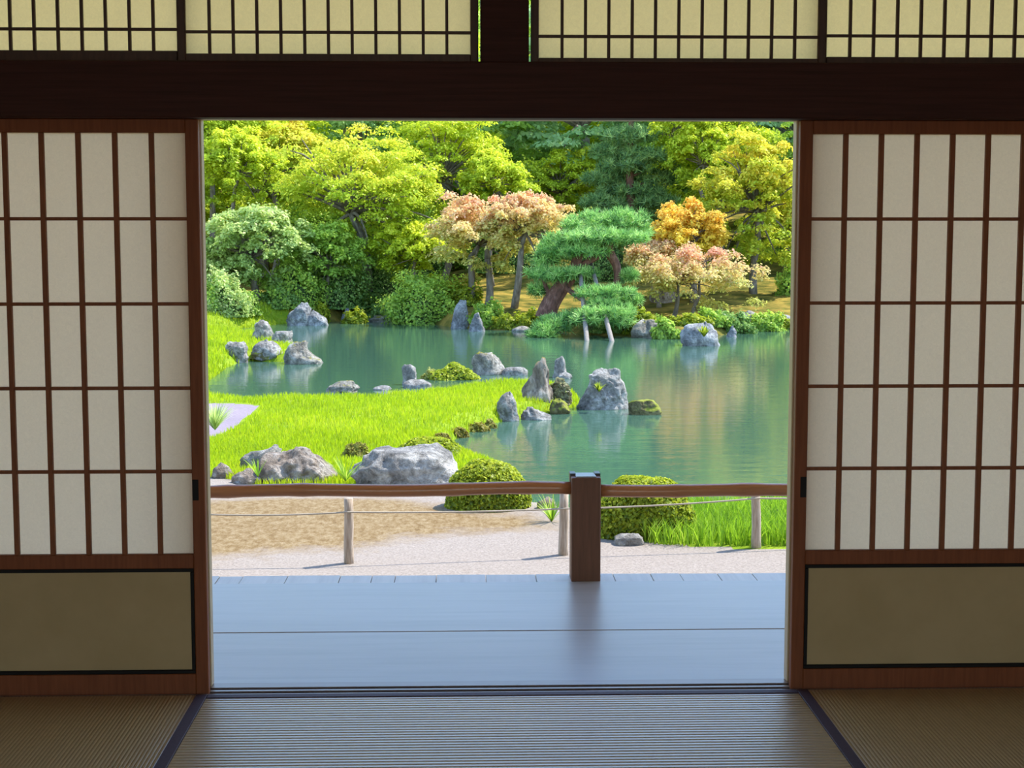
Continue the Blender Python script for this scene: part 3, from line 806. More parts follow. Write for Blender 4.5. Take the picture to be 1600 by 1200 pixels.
def maple(name, cx, Y, yt, yb, w, palette, label, seed, base_px=None, trunks=1, nclump=44, nleaf=230, lsize=.074, top_bias=.5,
          cat='tree', group='trees on the far bank', matk='leaf', tw=.13, flat=.30, shell=.45, ry=.8):
    rg = np.random.RandomState(seed)
    A = ony(cx, yt, Y); B = ony(cx, yb, Y)
    rx = w / 2 * Y / F; rzz = (A.z - B.z) / 2; c = Vector((A.x, Y, (A.z + B.z) / 2))
    bx = ony(base_px or cx, 400, Y).x
    gz = H(bx, Y)
    root = empty(name, (bx, Y, gz), label, cat, group)
    nclump = int(nclump * 3.1); nleaf = int(nleaf * .60)
    dirs = rg.normal(size=(nclump, 3)); dirs[:, 2] = np.where(rg.rand(nclump) < .62, np.abs(dirs[:, 2]), dirs[:, 2]); dirs = unit(dirs)
    rad = shell + (1 - shell) * rg.rand(nclump) ** .6
    CC = dirs * rad[:, None] * np.array([rx, rx * ry, rzz]) + np.array([c.x, c.y, c.z - .06 * rzz])
    Vs, Qs, Cs = [], [], []; off = 0
    CC += rg.normal(size=CC.shape) * np.array([.12 * rx, .12 * rx, .11 * rzz])
    cr = np.clip(rx * .185, .24, .62)
    for i in range(nclump):
        r = cr * rg.uniform(.65, 1.2)
        th = rg.rand(nleaf) * 2 * np.pi; q = np.sqrt(rg.rand(nleaf)) * r
        q *= 1 + .25 * np.sin(th * 3 + i) + .15 * np.sin(th * 7 + 2 * i)
        hz = flat * r * (1 - (q / r) ** 2) * rg.uniform(.4, 1.0, nleaf) - .15 * r * (q / r) ** 2 + rg.normal(size=nleaf) * .05
        pos = CC[i] + np.stack([q * np.cos(th), q * np.sin(th), hz], 1)
        nr = unit(np.stack([q * np.cos(th) / r * .7, q * np.sin(th) / r * .7, np.full(nleaf, .8)], 1) + rg.normal(size=(nleaf, 3)) * .42)
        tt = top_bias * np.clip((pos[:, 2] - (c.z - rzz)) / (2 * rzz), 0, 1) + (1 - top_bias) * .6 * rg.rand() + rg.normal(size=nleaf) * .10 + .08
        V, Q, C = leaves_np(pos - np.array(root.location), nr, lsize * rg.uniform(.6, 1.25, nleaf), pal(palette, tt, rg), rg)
        Vs.append(V); Qs.append(Q + off); Cs.append(C); off += len(V)
    me = npmesh('foliage', np.concatenate(Vs), np.concatenate(Qs), np.concatenate(Cs))
    link('foliage', me, M[matk], root)
    # wood
    b = MB(); bb = MB()
    forks = []
    for k in range(trunks):
        fx = bx + (k - (trunks - 1) / 2) * .55
        start = Vector((fx, Y + rg.uniform(-.2, .2), gz - .1))
        fork = Vector((fx * .6 + c.x * .4 + rg.uniform(-.2, .2), Y + rg.uniform(-.2, .2), max(gz + .5, c.z - rzz * .55)))
        limb(b, start, fork, tw, tw * .7, rg, 6, 0, 8)
        top = Vector((c.x + rg.uniform(-.3, .3) * rx, Y, c.z + rzz * .35))
        mid = limb(b, fork, top, tw * .7, tw * .2, rg, 5, 0, 7)
        forks.append((fork, mid))
    for i in range(0, nclump, 4):
        fork, mid = forks[i % trunks]
        a0 = fork if i % 4 else mid[2]
        limb(bb, a0, CC[i] + np.array([0, 0, -.05]), tw * .38, tw * .07, rg, 4, .10, 5)
    tr_ = b.build('trunk', M['bark'], root); bb.build('branches', M['bark'], tr_)
    return root

def bush(name, cx, Y, yt, yb, w, palette, label, seed, nleaf=3000, lsize=.09, cat='shrub', group='shrubs on the far bank', matk='leaf', core=True, zbase=None, ry=.8, lump=.16, shape=2.3, up=.35, fuzz=.07):
    rg = np.random.RandomState(seed)
    A = ony(cx, yt, Y); B = ony(cx, yb, Y)
    rx = w / 2 * Y / F; zb = B.z if zbase is None else zbase; hgt = A.z - zb
    root = empty(name, (A.x, Y, zb), label, cat, group)
    d = unit(rg.normal(size=(nleaf, 3))); d[:, 2] = np.abs(d[:, 2]) * .98 - .10; d = unit(d)
    def surf_r(dd):
        s = (np.abs(dd[:, 0]) ** shape + np.abs(dd[:, 1]) ** shape + np.abs(dd[:, 2]) ** shape) ** (-1 / shape)
        l = np.sin(dd[:, 0] * 7 + seed) * np.cos(dd[:, 1] * 6 + seed * 2) * .6 + np.sin(dd[:, 2] * 9 + dd[:, 0] * 5 + seed) * .4
        return s * (1 + lump * l)
    r = surf_r(d) * (1 - np.abs(rg.normal(size=nleaf)) * fuzz + (fuzz > .1) * np.abs(rg.normal(size=nleaf)) * .08)
    S = np.array([rx, rx * ry, hgt * .93])
    pos = d * r[:, None] * S
    pos[:, 2] = np.maximum(pos[:, 2], .01)
    nr = unit(d / S + 0) ; nr = unit(nr * 1.0 + np.array([0, 0, up]) + rg.normal(size=(nleaf, 3)) * .62)
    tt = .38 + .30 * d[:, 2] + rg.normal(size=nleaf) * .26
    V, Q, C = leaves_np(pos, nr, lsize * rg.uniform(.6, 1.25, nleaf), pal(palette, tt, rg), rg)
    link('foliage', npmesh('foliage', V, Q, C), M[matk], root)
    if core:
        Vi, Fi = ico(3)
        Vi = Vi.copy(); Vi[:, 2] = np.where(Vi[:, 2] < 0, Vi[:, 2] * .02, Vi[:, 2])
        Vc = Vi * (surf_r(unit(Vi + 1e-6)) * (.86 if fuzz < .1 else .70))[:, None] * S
        o = link('dark_filler', npmesh('dark_filler', Vc, Fi, None, True), M['core'], root)  # solid dark filler behind the leaves, coloured as the bush's inner shade
    return root

def tufts(C0, nper, length, width, rg, palette, spread=1.0, upb=.5, tone=.5):
    """needle tufts: blades radiating from each centre"""
    n = len(C0) * nper
    c = np.repeat(C0, nper, 0)
    d = rg.normal(size=(n, 3)) * spread; d[:, 2] += upb; d = unit(d)
    s = unit(np.cross(d, rg.normal(size=(n, 3))))
    L = length * rg.uniform(.7, 1.15, n)[:, None]
    V = np.stack([c - s * width / 2, c + s * width / 2, c + d * L + s * width * .18, c + d * L - s * width * .18], 1).reshape(-1, 3)
    tt = np.repeat(tone + rg.normal(size=len(C0)) * .26, nper) + .15 * d[:, 2] + rg.normal(size=n) * .1
    return V, np.arange(4 * n).reshape(n, 4), np.repeat(pal(palette, tt, rg), 4, 0)
PN = [(.06, .16, .045), (.16, .36, .085), (.34, .60, .15), (.60, .82, .28)]  # lightest stop paints sunlit highlights into the needle colour
PD = [(.07, .16, .055), (.14, .28, .09), (.24, .41, .13), (.38, .56, .18)]

def pine(name, pads, trunks, Y, label, seed, palette=PN, nper=15, dens=1.0, length=.20, base=None, ydev=.5, width=.02):
    """pads: photo ellipses (px, py, half width, half height[, depth offset]); trunks: [(photo points, r0, r1)]"""
    rg = np.random.RandomState(seed)
    b0 = ony(*trunks[0][0][0], Y)
    root = empty(name, tuple(b0), label, 'tree', 'trees on the far bank')
    C0 = []; B = MB()
    s = Y / F
    cents = []
    for pd in pads:
        px, py, hw, hh = pd[:4]
        dy = pd[4] if len(pd) > 4 else rg.uniform(-ydev, ydev)
        c = np.array(ony(px, py, Y + dy)); a = hw * s; h = hh * s
        n = int(26 * dens * max(1, a / .5) ** 1.7) + 8
        th = rg.rand(n) * 2 * np.pi; q = np.sqrt(rg.rand(n))
        zz = h * (np.sqrt(np.clip(1 - q * q, 0, 1)) * rg.uniform(-.55, 1.0, n))
        C0.append(c + np.stack([a * q * np.cos(th), a * .85 * q * np.sin(th), zz], 1))
        cents.append(c)
    C0 = np.concatenate(C0)
    V, Q, C = tufts(C0, nper, length, width, rg, palette)
    link('foliage', npmesh('foliage', V - np.array(b0), Q, C), M['needle'], root)
    allp = []
    for (pp, r0, r1) in trunks:
        P_ = [Vector(ony(x, y, Y + (0 if len(q) == 0 else q[0]))) for (x, y, *q) in pp]
        # resample smooth
        pts = []
        for i in range(len(P_) - 1):
            a_, b_, c_, d_ = P_[max(i - 1, 0)], P_[i], P_[i + 1], P_[min(i + 2, len(P_) - 1)]
            for k in range(4):
                u = k / 4
                pts.append(.5 * ((2 * b_) + (c_ - a_) * u + (2 * a_ - 5 * b_ + 4 * c_ - d_) * u * u + (3 * b_ - a_ - 3 * c_ + d_) * u ** 3))
        pts.append(P_[-1])
        n = len(pts)
        B.tube(pts, [r0 + (r1 - r0) * k / (n - 1) for k in range(n)], 9)
        allp += pts
    for c in cents:
        near = min(allp, key=lambda p_: (p_ - Vector(c)).length + (.6 if p_.z > c[2] else 0))
        limb(B, near, c - np.array([0, 0, .05]), .045, .015, rg, 4, .05, 5)
    B.build('trunk', M['pinebark'], root)
    return root

# ------------------------------------------------------------------ far-bank trees
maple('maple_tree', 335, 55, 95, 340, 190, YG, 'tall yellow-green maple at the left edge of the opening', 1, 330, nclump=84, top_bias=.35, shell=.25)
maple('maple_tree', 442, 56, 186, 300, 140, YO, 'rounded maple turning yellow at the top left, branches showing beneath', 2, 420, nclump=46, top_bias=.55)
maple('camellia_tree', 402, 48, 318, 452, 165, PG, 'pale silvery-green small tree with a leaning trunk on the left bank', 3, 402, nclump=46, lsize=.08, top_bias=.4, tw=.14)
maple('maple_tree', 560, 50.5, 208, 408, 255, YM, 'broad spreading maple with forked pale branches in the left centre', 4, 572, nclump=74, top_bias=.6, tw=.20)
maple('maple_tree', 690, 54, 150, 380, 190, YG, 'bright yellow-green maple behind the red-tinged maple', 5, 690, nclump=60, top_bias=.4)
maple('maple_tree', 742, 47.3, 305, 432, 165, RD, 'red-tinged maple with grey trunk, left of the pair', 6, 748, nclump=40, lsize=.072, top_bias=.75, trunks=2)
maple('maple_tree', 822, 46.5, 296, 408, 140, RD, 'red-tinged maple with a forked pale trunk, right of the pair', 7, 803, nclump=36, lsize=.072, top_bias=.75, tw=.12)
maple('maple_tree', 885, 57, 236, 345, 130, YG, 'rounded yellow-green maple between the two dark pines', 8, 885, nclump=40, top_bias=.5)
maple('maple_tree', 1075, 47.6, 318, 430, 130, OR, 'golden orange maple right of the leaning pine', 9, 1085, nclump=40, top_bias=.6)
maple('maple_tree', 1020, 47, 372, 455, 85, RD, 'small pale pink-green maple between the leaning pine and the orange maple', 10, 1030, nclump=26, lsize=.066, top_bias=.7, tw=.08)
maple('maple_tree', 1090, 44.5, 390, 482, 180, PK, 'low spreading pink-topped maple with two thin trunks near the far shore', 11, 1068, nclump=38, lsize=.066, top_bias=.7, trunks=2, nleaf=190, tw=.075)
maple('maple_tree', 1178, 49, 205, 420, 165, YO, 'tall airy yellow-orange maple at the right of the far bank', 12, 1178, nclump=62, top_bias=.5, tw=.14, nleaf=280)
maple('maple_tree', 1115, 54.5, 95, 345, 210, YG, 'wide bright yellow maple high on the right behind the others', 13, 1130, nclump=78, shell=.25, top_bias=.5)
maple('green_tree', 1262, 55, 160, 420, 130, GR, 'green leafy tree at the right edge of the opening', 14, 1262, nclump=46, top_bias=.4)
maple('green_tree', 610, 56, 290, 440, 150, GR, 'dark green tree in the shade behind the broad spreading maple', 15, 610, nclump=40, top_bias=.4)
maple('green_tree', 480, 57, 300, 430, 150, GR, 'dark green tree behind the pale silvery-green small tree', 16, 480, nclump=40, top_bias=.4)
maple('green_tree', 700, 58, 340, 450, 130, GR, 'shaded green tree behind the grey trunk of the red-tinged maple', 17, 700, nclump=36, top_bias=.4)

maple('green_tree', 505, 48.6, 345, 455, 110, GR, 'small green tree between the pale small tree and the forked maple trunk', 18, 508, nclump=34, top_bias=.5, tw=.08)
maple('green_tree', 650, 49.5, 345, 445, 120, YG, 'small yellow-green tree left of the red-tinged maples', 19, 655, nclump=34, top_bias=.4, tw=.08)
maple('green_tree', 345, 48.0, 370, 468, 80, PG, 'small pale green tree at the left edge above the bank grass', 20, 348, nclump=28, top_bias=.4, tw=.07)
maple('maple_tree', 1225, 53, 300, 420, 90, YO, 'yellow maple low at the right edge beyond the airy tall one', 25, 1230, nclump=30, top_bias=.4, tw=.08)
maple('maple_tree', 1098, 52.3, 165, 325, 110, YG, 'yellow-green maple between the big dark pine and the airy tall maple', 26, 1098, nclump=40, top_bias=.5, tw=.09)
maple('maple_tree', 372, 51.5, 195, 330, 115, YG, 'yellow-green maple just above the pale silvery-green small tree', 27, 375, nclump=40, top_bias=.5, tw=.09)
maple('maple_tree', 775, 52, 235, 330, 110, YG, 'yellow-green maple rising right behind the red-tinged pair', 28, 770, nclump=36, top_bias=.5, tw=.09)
# the leaning pine over the water, with its props
YP = 43.0
pine('leaning_pine', [(895, 378, 46, 18, 0), (930, 352, 52, 22, .3), (975, 348, 42, 22, .3), (1000, 364, 22, 14, .2), (868, 392, 32, 14, -.2), (950, 372, 50, 14, -.4), (912, 394, 40, 10, -.5), (853, 408, 20, 14, 0), (925, 372, 40, 14, -.6), (985, 375, 28, 12, -.5),
     (845, 428, 22, 13, -.2), (866, 432, 28, 12, -.4), (890, 428, 26, 9, -.5), (842, 455, 14, 12, .2), (915, 428, 22, 8, -.3),
     (925, 460, 28, 11, -1.6), (958, 460, 34, 12, -1.7), (985, 470, 18, 9, -1.2), (945, 490, 36, 12, -2.3), (922, 500, 26, 11, -2.4), (968, 502, 22, 13, -2.2), (945, 476, 26, 8, -2.0), (975, 488, 14, 10, -2.0), (983, 432, 12, 9, 0),
     (880, 502, 30, 10, -1.4), (862, 514, 30, 10, -1.8), (845, 524, 22, 7, -2.0), (905, 496, 26, 9, -1.6), (868, 505, 24, 9, -1.6)],
     [([(852, 498), (862, 472), (880, 446), (897, 424), (903, 400), (912, 372)], .30, .10),
      ([(897, 424), (922, 407), (945, 394), (962, 372)], .12, .06),
      ([(945, 378), (952, 395), (963, 415), (964, 438), (955, 455)], .16, .08),
      ([(862, 472), (850, 440), (848, 420)], .08, .03), ([(858, 488), (872, 498, -.8), (850, 518, -1.6)], .09, .03), ([(880, 446), (915, 472, -1.0), (955, 487, -1.9)], .08, .03)],
     YP, 'bright green pine leaning over the water, held up by pale timber props', 21, PN, 18, 2.6, .19)
for i, (pb, pt, lb) in enumerate((((917, 532), (904, 400), 'pale upright timber prop in the water under the leaning pine, the left one'), ((956, 533), (921, 402), 'pale slanting timber prop in the water under the leaning pine, the right one'))):
    B0 = onz(*pb, ZW - .3); B0 = onz(pb[0], pb[1], ZW); T0 = Vector(ony(*pt, YP + .35))
    b = MB(); b.tube([B0 + (B0 - T0) * .08, B0, B0.lerp(T0, .5), T0], [.068, .066, .06, .055], 10)
    tag(b.build('timber_prop', M['prop'], None, tuple(B0)), lb, 'tree prop', 'props of the leaning pine')
# dark pines behind
pine('dark_pine', [(985, 215, 40, 16), (960, 240, 38, 16), (1010, 245, 38, 16), (985, 262, 48, 16), (945, 280, 38, 14), (1025, 282, 34, 14), (985, 300, 55, 14), (940, 318, 36, 12), (1025, 318, 38, 12), (985, 336, 50, 10), (965, 185, 34, 18), (1000, 160, 34, 20), (985, 120, 30, 22), (945, 340, 30, 12), (1040, 262, 20, 10)],
     [([(988, 400), (986, 330), (984, 260), (986, 190), (986, 110)], .20, .06)], 54, 'big dark green pine rising behind the leaning pine', 22, PD, 15, 2.0, .24, width=.026)
pine('dark_pine', [(815, 205, 30, 14), (800, 230, 30, 14), (835, 235, 28, 13), (815, 258, 40, 14), (790, 275, 24, 10), (840, 280, 24, 10), (815, 180, 26, 16), (815, 150, 24, 18)],
     [([(818, 340), (816, 270), (815, 210), (815, 140)], .16, .05)], 63, 'blue-green pine behind the red-tinged maples', 23, BG, 14, 1.8, .26, width=.03)
pine('dark_pine', [(585, 205, 34, 12), (560, 222, 30, 10), (612, 225, 30, 10), (585, 185, 28, 12), (590, 240, 40, 10), (585, 160, 24, 14)],
     [([(590, 300), (588, 240), (586, 190), (586, 145)], .16, .05)], 68, 'distant blue-green pine above the broad spreading maple', 24, BG, 14, 1.8, .28, width=.034)

# undergrowth along the far shore
ub = [(515, 50, 385, 480, 110, DG, 'large glossy dark green shrub behind the far left inlet', 3400), (590, 51, 400, 482, 90, DG, 'glossy dark green shrub right of the forked maple trunk', 2600),
      (350, 50, 425, 492, 70, PG, 'pale grey-green shrub at the left edge above the bank grass', 2200), (668, 47.5, 425, 508, 125, GR, 'wide green shrub hanging over the back of the pond', 4200),
      (762, 45.6, 474, 512, 50, GR, 'small green shrub between the slate-blue rocks', 1500), (500, 47.6, 478, 505, 26, AZ, 'bright green fern-like shrub behind the cleft slate-blue boulder', 800),
      (640, 55, 380, 450, 110, DG, 'dark green shrub on the slope behind the wide pond-side shrub', 2600), (1000, 44.5, 484, 524, 48, AZ, 'yellow-green shore shrub right of the leaning pine', 1500),
      (1040, 42.0, 500, 530, 40, GR, 'green shore shrub just left of the big rounded boulder', 1300), (1145, 43.8, 488, 522, 60, DG, 'dark green shrub behind the small pointed blue rock', 1900),
      (1195, 43.6, 490, 518, 60, GR, 'green shore shrub near the right edge of the far shore', 1700), (555, 47.8, 486, 506, 34, AZ, 'low yellow-green plant beside the small pointed grey rock', 700),
      (835, 46, 486, 512, 60, AZ, 'low yellow-green shrub at the foot of the leaning pine', 1500), (790, 45.5, 492, 512, 40, AZ, 'low mossy shrub right of the slate-blue rocks', 900),
      (1240, 50, 410, 460, 50, GR, 'green shrub on the moss slope at the right edge', 1200), (440, 51, 440, 485, 60, DG, 'dark shrub behind the leaning trunk on the left bank', 1500),
      (385, 49.3, 455, 490, 40, GR, 'low green shrub beside the leaning trunk on the left bank', 900), (800, 58, 340, 425, 120, DG, 'dark green shrub in the shade between the red-tinged maples', 2600),
      (930, 56, 350, 440, 110, DG, 'dark green shrub behind the leaning pine', 2600), (1080, 43, 492, 512, 60, AZ, 'low yellow-green shrub above the big rounded boulder', 1100),
      (455, 0, 405, 484, 90, GR, 'green shrub behind the pale small tree, left of the dark glossy shrub', 2600), (560, 0, 440, 490, 60, GR, 'leafy green shrub under the forked maple trunk', 1600),
      (640, 0, 455, 496, 60, DG, 'dark green shrub between the maple trunk and the wide pond-side shrub', 1500), (725, 0, 440, 480, 60, AZ, 'yellow-green shrub behind the tall leaning slate-blue rock', 1300),
      (870, 0, 500, 518, 50, GR, 'low green shrub on the shore beneath the leaning pine', 900), (955, 0, 498, 522, 60, DG, 'dark shore shrub behind the timber props', 1300),
      (1225, 0, 496, 516, 40, AZ, 'low yellow-green shore plants at the right edge', 800), (1110, 0, 484, 508, 50, GR, 'green shrub behind the big rounded boulder, below the pink maple', 1300),
      (610, 0, 478, 502, 70, DG, 'dark ferny shrub at the back of the far left inlet', 1500), (330, 0, 440, 492, 50, GR, 'green shrub at the left edge beside the pale grey-green one', 1200)]
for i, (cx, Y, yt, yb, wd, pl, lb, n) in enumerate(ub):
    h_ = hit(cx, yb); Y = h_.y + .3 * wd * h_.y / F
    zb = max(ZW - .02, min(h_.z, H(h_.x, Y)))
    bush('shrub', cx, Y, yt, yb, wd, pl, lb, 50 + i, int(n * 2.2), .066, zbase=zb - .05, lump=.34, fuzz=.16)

# woods on the hill: a few kinds, copied
rg = np.random.RandomState(77)
protos = []
def wood_tree(k, palette, hgt, rx):
    n = 90; nl = 190
    d = unit(rg.normal(size=(n, 3)))
    CC = d * (.5 + .5 * rg.rand(n) ** .6)[:, None] * np.array([rx, rx, hgt * .46]) + np.array([0, 0, hgt * .50])
    Vs, Qs, Cs = [], [], []; off = 0
    for i in range(n):
        r = rx * .30 * rg.uniform(.7, 1.2)
        th = rg.rand(nl) * 2 * np.pi; q = np.sqrt(rg.rand(nl)) * r
        pos = CC[i] + np.stack([q * np.cos(th), q * np.sin(th), .5 * r * (1 - (q / r) ** 2) * rg.uniform(.3, 1, nl)], 1)
        nr = unit(np.stack([np.cos(th) * q / r, np.sin(th) * q / r, np.full(nl, .8)], 1) + rg.normal(size=(nl, 3)) * .4)
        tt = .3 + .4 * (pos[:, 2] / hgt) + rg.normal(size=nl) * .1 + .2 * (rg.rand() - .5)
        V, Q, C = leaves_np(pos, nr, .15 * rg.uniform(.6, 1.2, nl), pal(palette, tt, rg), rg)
        Vs.append(V); Qs.append(Q + off); Cs.append(C); off += len(V)
    fm = npmesh('foliage', np.concatenate(Vs), np.concatenate(Qs), np.concatenate(Cs))
    fm.materials.append(M['leaf'])
    b = MB(); b.tube([(0, 0, -.4), (.1, 0, hgt * .3), (0, .1, hgt * .6), (0, 0, hgt * .9)], [.2, .17, .12, .04], 7)
    for i in range(0, n, 5): limb(b, (0, .05, hgt * .4), CC[i], .08, .02, rg, 3, .05, 5)
    tm = bpy.data.meshes.new('trunk'); tm.from_pydata(b.V, [], b.Q); tm.materials.append(M['bark'])
    return fm, tm
for k, (pl, hg_, rx_, lb) in enumerate(((GR, 9.0, 3.2, 'mid green tree in the dense woods on the hill behind the maples'), (YG, 8.0, 3.4, 'yellow-green tree in the dense woods on the hill behind the maples'),
                                    (BG, 10.0, 2.9, 'blue-green tree in the dense woods on the hill behind the maples'), (DG, 9.0, 3.2, 'dark green tree in the dense woods on the hill behind the maples'))):
    protos.append((*wood_tree(k, pl, hg_, rx_), lb))
row_y = [61, 67, 75, 86, 100, 118]
for ri, y in enumerate(row_y):
    n = [9, 9, 9, 10, 10, 11][ri]; half = y * .31
    for i in range(n):
        x = -half + 2 * half * (i + .5) / n + rg.uniform(-.8, .8); yy = y + rg.uniform(-2, 2)
        k = rg.choice(4, p=[.32, .36, .22, .10])
        fm, tm, lb = protos[k]
        zone = ['far left', 'left', 'centre', 'right', 'far right'][int((i + .5) / n * 5)]
        lb = '%s, %s row, %s' % (lb.replace(' in the dense woods on the hill behind the maples', ' in the hill woods behind the maples'), ['front', 'second', 'third', 'fourth', 'fifth', 'rearmost'][ri], zone)
        r = empty('woodland_tree', (x, yy, H(x, yy)), lb, 'tree', 'woods on the hill')
        r.rotation_euler.z = rg.rand() * 6.28
        s = rg.uniform(.85, 1.15) * (1 + .06 * ri); r.scale = (s, s, s)
        link('foliage', fm, None, r); link('trunk', tm, None, r)

for i, (x, yy) in enumerate(((17, 48), (21, 53), (25, 47), (18.5, 58), (27, 57), (-18, 53), (-22, 59), (-16.5, 60))):
    fm, tm, lb = protos[(i * 3 + 1) % 4]
    lb = lb.split(' in the dense')[0] + (' by the pond, beyond the right edge of the opening' if x > 0 else ' by the pond, beyond the left edge of the opening')
    r = empty('woodland_tree', (x, yy, H(x, yy)), lb, 'tree', 'woods on the hill')
    r.rotation_euler.z = i * 1.3; r.scale = (.9, .9, .85)
    link('foliage', fm, None, r); link('trunk', tm, None, r)

# ------------------------------------------------------------------ near shrubs, clipped azaleas
GN = 'clipped azaleas by the pond'
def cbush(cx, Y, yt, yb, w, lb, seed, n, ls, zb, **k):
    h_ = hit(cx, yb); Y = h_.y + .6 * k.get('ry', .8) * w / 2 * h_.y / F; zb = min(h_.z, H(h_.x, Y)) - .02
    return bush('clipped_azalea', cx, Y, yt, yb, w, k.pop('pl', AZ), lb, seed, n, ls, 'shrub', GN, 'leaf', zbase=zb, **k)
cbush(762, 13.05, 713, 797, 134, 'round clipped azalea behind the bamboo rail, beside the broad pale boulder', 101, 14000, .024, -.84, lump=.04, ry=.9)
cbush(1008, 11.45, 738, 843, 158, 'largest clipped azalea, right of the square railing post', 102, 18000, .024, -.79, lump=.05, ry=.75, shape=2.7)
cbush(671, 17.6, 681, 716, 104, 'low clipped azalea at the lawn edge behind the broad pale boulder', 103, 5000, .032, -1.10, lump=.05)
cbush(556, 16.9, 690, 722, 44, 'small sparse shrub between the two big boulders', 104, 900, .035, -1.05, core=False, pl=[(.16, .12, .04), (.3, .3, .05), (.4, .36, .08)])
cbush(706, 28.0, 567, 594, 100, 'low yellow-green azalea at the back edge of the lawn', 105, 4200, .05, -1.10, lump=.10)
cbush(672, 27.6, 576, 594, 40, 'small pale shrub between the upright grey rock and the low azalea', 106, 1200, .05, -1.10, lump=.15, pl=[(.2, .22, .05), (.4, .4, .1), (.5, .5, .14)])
cbush(875, 24.5, 590, 632, 34, 'grey twiggy little bush against the tall brown rock', 107, 1300, .045, -1.12, core=False, pl=[(.16, .14, .08), (.3, .28, .16), (.42, .42, .2)])
for i, (cx, cy, wd) in enumerate(((690, 684, 30), (715, 676, 34), (745, 668, 40), (765, 662, 26))):
    Yb = onz(cx, cy + 6, ZW).y + .25
    cbush(cx, Yb, cy - 8, cy + 8, wd, ['olive tuft of shore plants nearest the low clipped azalea', 'olive tuft of shore plants, second from the low clipped azalea', 'long olive tuft of shore plants along the lawn bank', 'olive tuft of shore plants next to the dark upright rock'][i], 110 + i, 700, .04, ZW - .02, core=False, pl=[(.14, .10, .03), (.30, .26, .05), (.42, .40, .07)])

# ------------------------------------------------------------------ grass
def blades(P, h, wd, rg, palette, name, label, bend=.5):
    n = len(P)
    th = rg.rand(n) * 2 * np.pi
    dr = np.stack([np.cos(th), np.sin(th), np.zeros(n)], 1); sd = np.stack([-np.sin(th), np.cos(th), np.zeros(n)], 1)
    hh = (h * rg.uniform(.55, 1.25, n))[:, None]; ln = (bend * rg.rand(n))[:, None] * hh
    up = np.array([0, 0, 1.0])
    ph = rg.rand(n) * 2 * np.pi; sd = np.stack([np.cos(ph), np.sin(ph) * .6, np.zeros(n)], 1)
    V = np.stack([P - sd * wd / 2, P + sd * wd / 2, P + dr * ln * .35 + up * hh * .6 + sd * wd * .35, P + dr * ln * .35 + up * hh * .6 - sd * wd * .35, P + dr * ln + up * hh], 1).reshape(-1, 3)
    i0 = np.arange(n)[:, None] * 5
    Q = np.concatenate([i0 + np.array([[0, 1, 2, 3]])], 0)
    T = i0 + np.array([[3, 2, 4, 4]])
    tt = .5 + rg.normal(size=n) * .2 + .25 * wob(P[:, 0], P[:, 1], 1.4, 3)
    C = np.repeat(pal(palette, tt, rg), 5, 0)
    # quads and tips as two face sets: tips as degenerate-free tris in a second mesh block
    me = bpy.data.meshes.new(name)
    me.vertices.add(len(V)); me.vertices.foreach_set('co', V.astype(np.float32).ravel())
    loops = np.concatenate([Q, T[:, :3]], 1).ravel().astype(np.int32)
    me.loops.add(len(loops)); me.loops.foreach_set('vertex_index', loops)
    starts = (np.arange(n)[:, None] * 7 + np.array([[0, 4]])).ravel().astype(np.int32)
    me.polygons.add(2 * n); me.polygons.foreach_set('loop_start', starts)
    a = me.attributes.new('Col', 'FLOAT_COLOR', 'POINT'); c4 = np.ones((len(V), 4), np.float32); c4[:, :3] = C
    a.data.foreach_set('color', c4.ravel())
    me.update(calc_edges=True); me.validate()
    o = link(name, me, M['blade'])
    return tag(o, label, 'grass', None, 'stuff')
LG = [(.29, .37, .012), (.38, .50, .010), (.47, .58, .012), (.60, .60, .035)]
rg = np.random.RandomState(5)
def scatter(n, x0, x1, y0, y1, test):
    P = np.stack([rg.uniform(x0, x1, n), rg.uniform(y0, y1, n)], 1)
    z, d = height(P)
    k = test(P[:, 0], P[:, 1], d)
    return np.concatenate([P[k], z[k][:, None]], 1)
ok = lambda X, Y, d: (d > .05) & (Y > 14.75 + .35 * np.sin(X * 1.7) + .2 * np.sin(X * 4.1)) & (sdf(np.stack([X, Y], 1), sandp) > .05)
Pn = scatter(105000, -6.5, 3, 14.3, 20, ok); Pf = scatter(135000, -9, 3.2, 20, 31, ok)
blades(np.concatenate([Pn, Pf]), .075, .012, rg, LG, 'lawn_grass', 'bright green mown grass of the lawn running out into the pond')
ok2 = lambda X, Y, d: (d > .02) & (sdf(np.stack([X, Y], 1), lg) < .2)
blades(scatter(70000, -14, -4, 29, 56, ok2), .12, .022, rg, LG, 'bank_grass', 'bright green grass on the far left bank')
TG = [(.12, .24, .015), (.24, .42, .02), (.36, .56, .03), (.48, .62, .08)]
ok3 = lambda X, Y, d: (d > -.12) & (X > 1.15 + .15 * np.sin(Y * 3)) & (Y > 11.0 + .18 * np.sin(X * 2.2) - .02 * X)
P3 = scatter(26000, .9, 4.5, 10.9, 13.2, ok3)
blades(P3, .17, .010, rg, TG, 'verge_grass', 'tall loose green grass by the pond edge behind the right log post', .8)

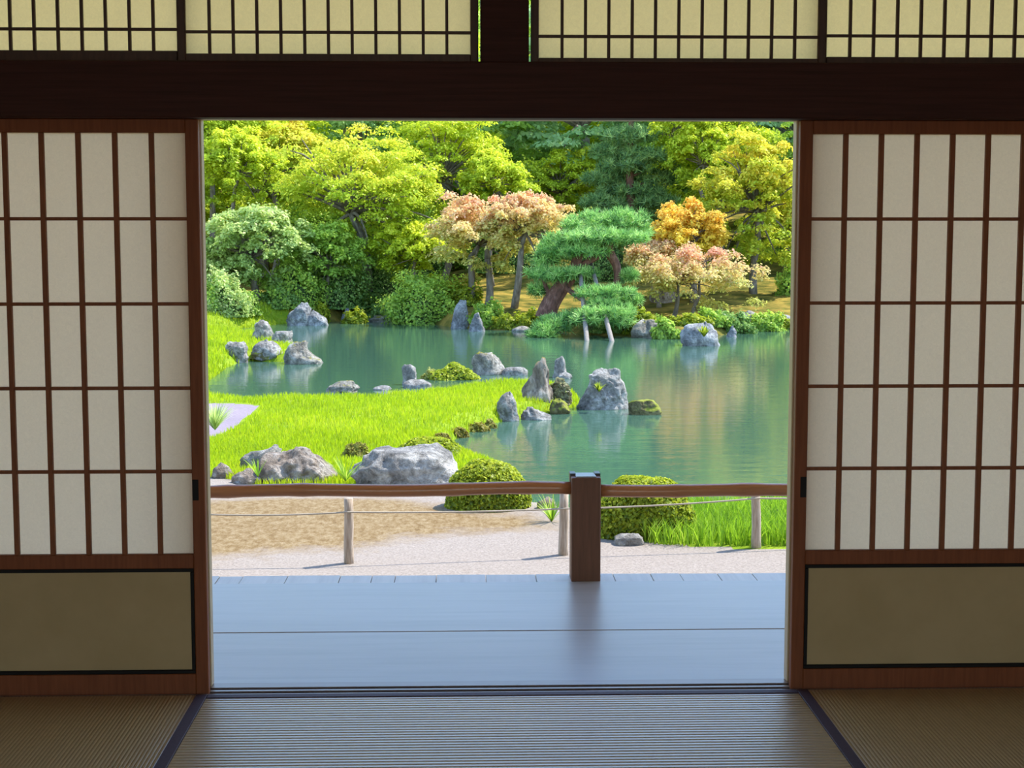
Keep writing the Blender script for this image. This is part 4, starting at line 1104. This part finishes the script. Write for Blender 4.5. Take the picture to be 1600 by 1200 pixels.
# small plants: ferns on rocks, grass tufts at rock feet
def fern(px, py, Y, n, h, wd, palette, label, name='fern', seed=0, cat='plant', group=None):
    rgl = np.random.RandomState(seed)
    c = np.array(ony(px, py, Y))
    nb = n; Vs = []; Qs = []; Cs = []; off = 0
    for i in range(nb):
        th = rgl.rand() * 6.283; L = h * rgl.uniform(.7, 1.2); out = rgl.uniform(.3, .9)
        dr = np.array([math.cos(th), math.sin(th), 0]); sd = np.array([-math.sin(th), math.cos(th), 0])
        rows = []
        for k in range(5):
            s = k / 4
            p_ = dr * L * out * s + np.array([0, 0, L * (s - .45 * out * s * s)])
            wk = wd * (1 - s) ** .6 * (1 if k else .6)
            rows += [p_ - sd * wk / 2, p_ + sd * wk / 2]
        Vs.append(np.array(rows)); Qs.append(np.array([(2 * k, 2 * k + 1, 2 * k + 3, 2 * k + 2) for k in range(4)]) + off); off += 10
        Cs.append(np.repeat(pal(palette, np.array([rgl.rand()]), rgl), 10, 0))
    me = npmesh(name, np.concatenate(Vs), np.concatenate(Qs), np.concatenate(Cs))
    o = link(name, me, M['blade'], None, tuple(c))
    return tag(o, label, cat, group)
Yr = onz(945, 640, ZW).y
fern(936, 612, Yr - .33, 26, .17, .035, AZ, 'small yellow-green fern growing on the jagged grey boulder', seed=1)
Yr = onz(1094, 541, ZW).y
fern(1100, 526, Yr - .38, 40, .32, .06, AZ, 'bright fern growing on the big rounded boulder', seed=2)
fern(403, 745, 14.3, 14, .22, .014, TG, 'long-bladed grass tuft before the sloping boulder', 'grass_tuft', 3)
fern(540, 752, 14.0, 40, .26, .014, TG, 'long-bladed grass tuft between the two big boulders', 'grass_tuft', 4)
fern(862, 815, 11.9, 34, .25, .012, TG, 'spiky green grass tuft left of the log post beside the railing post', 'grass_tuft', 5)
fern(1085, 838, 11.4, 50, .26, .012, TG, 'green grass tuft at the right foot of the largest clipped azalea', 'grass_tuft', 6)
fern(1030, 514, 42.0, 60, .45, .05, TG, 'green grass tuft on the far shore left of the big rounded boulder', 'grass_tuft', 7)
fern(336, 672, 19.3, 150, .42, .014, PG, 'pale leafy plant beside the raked sand at the left edge', 'leafy_plant', 8)
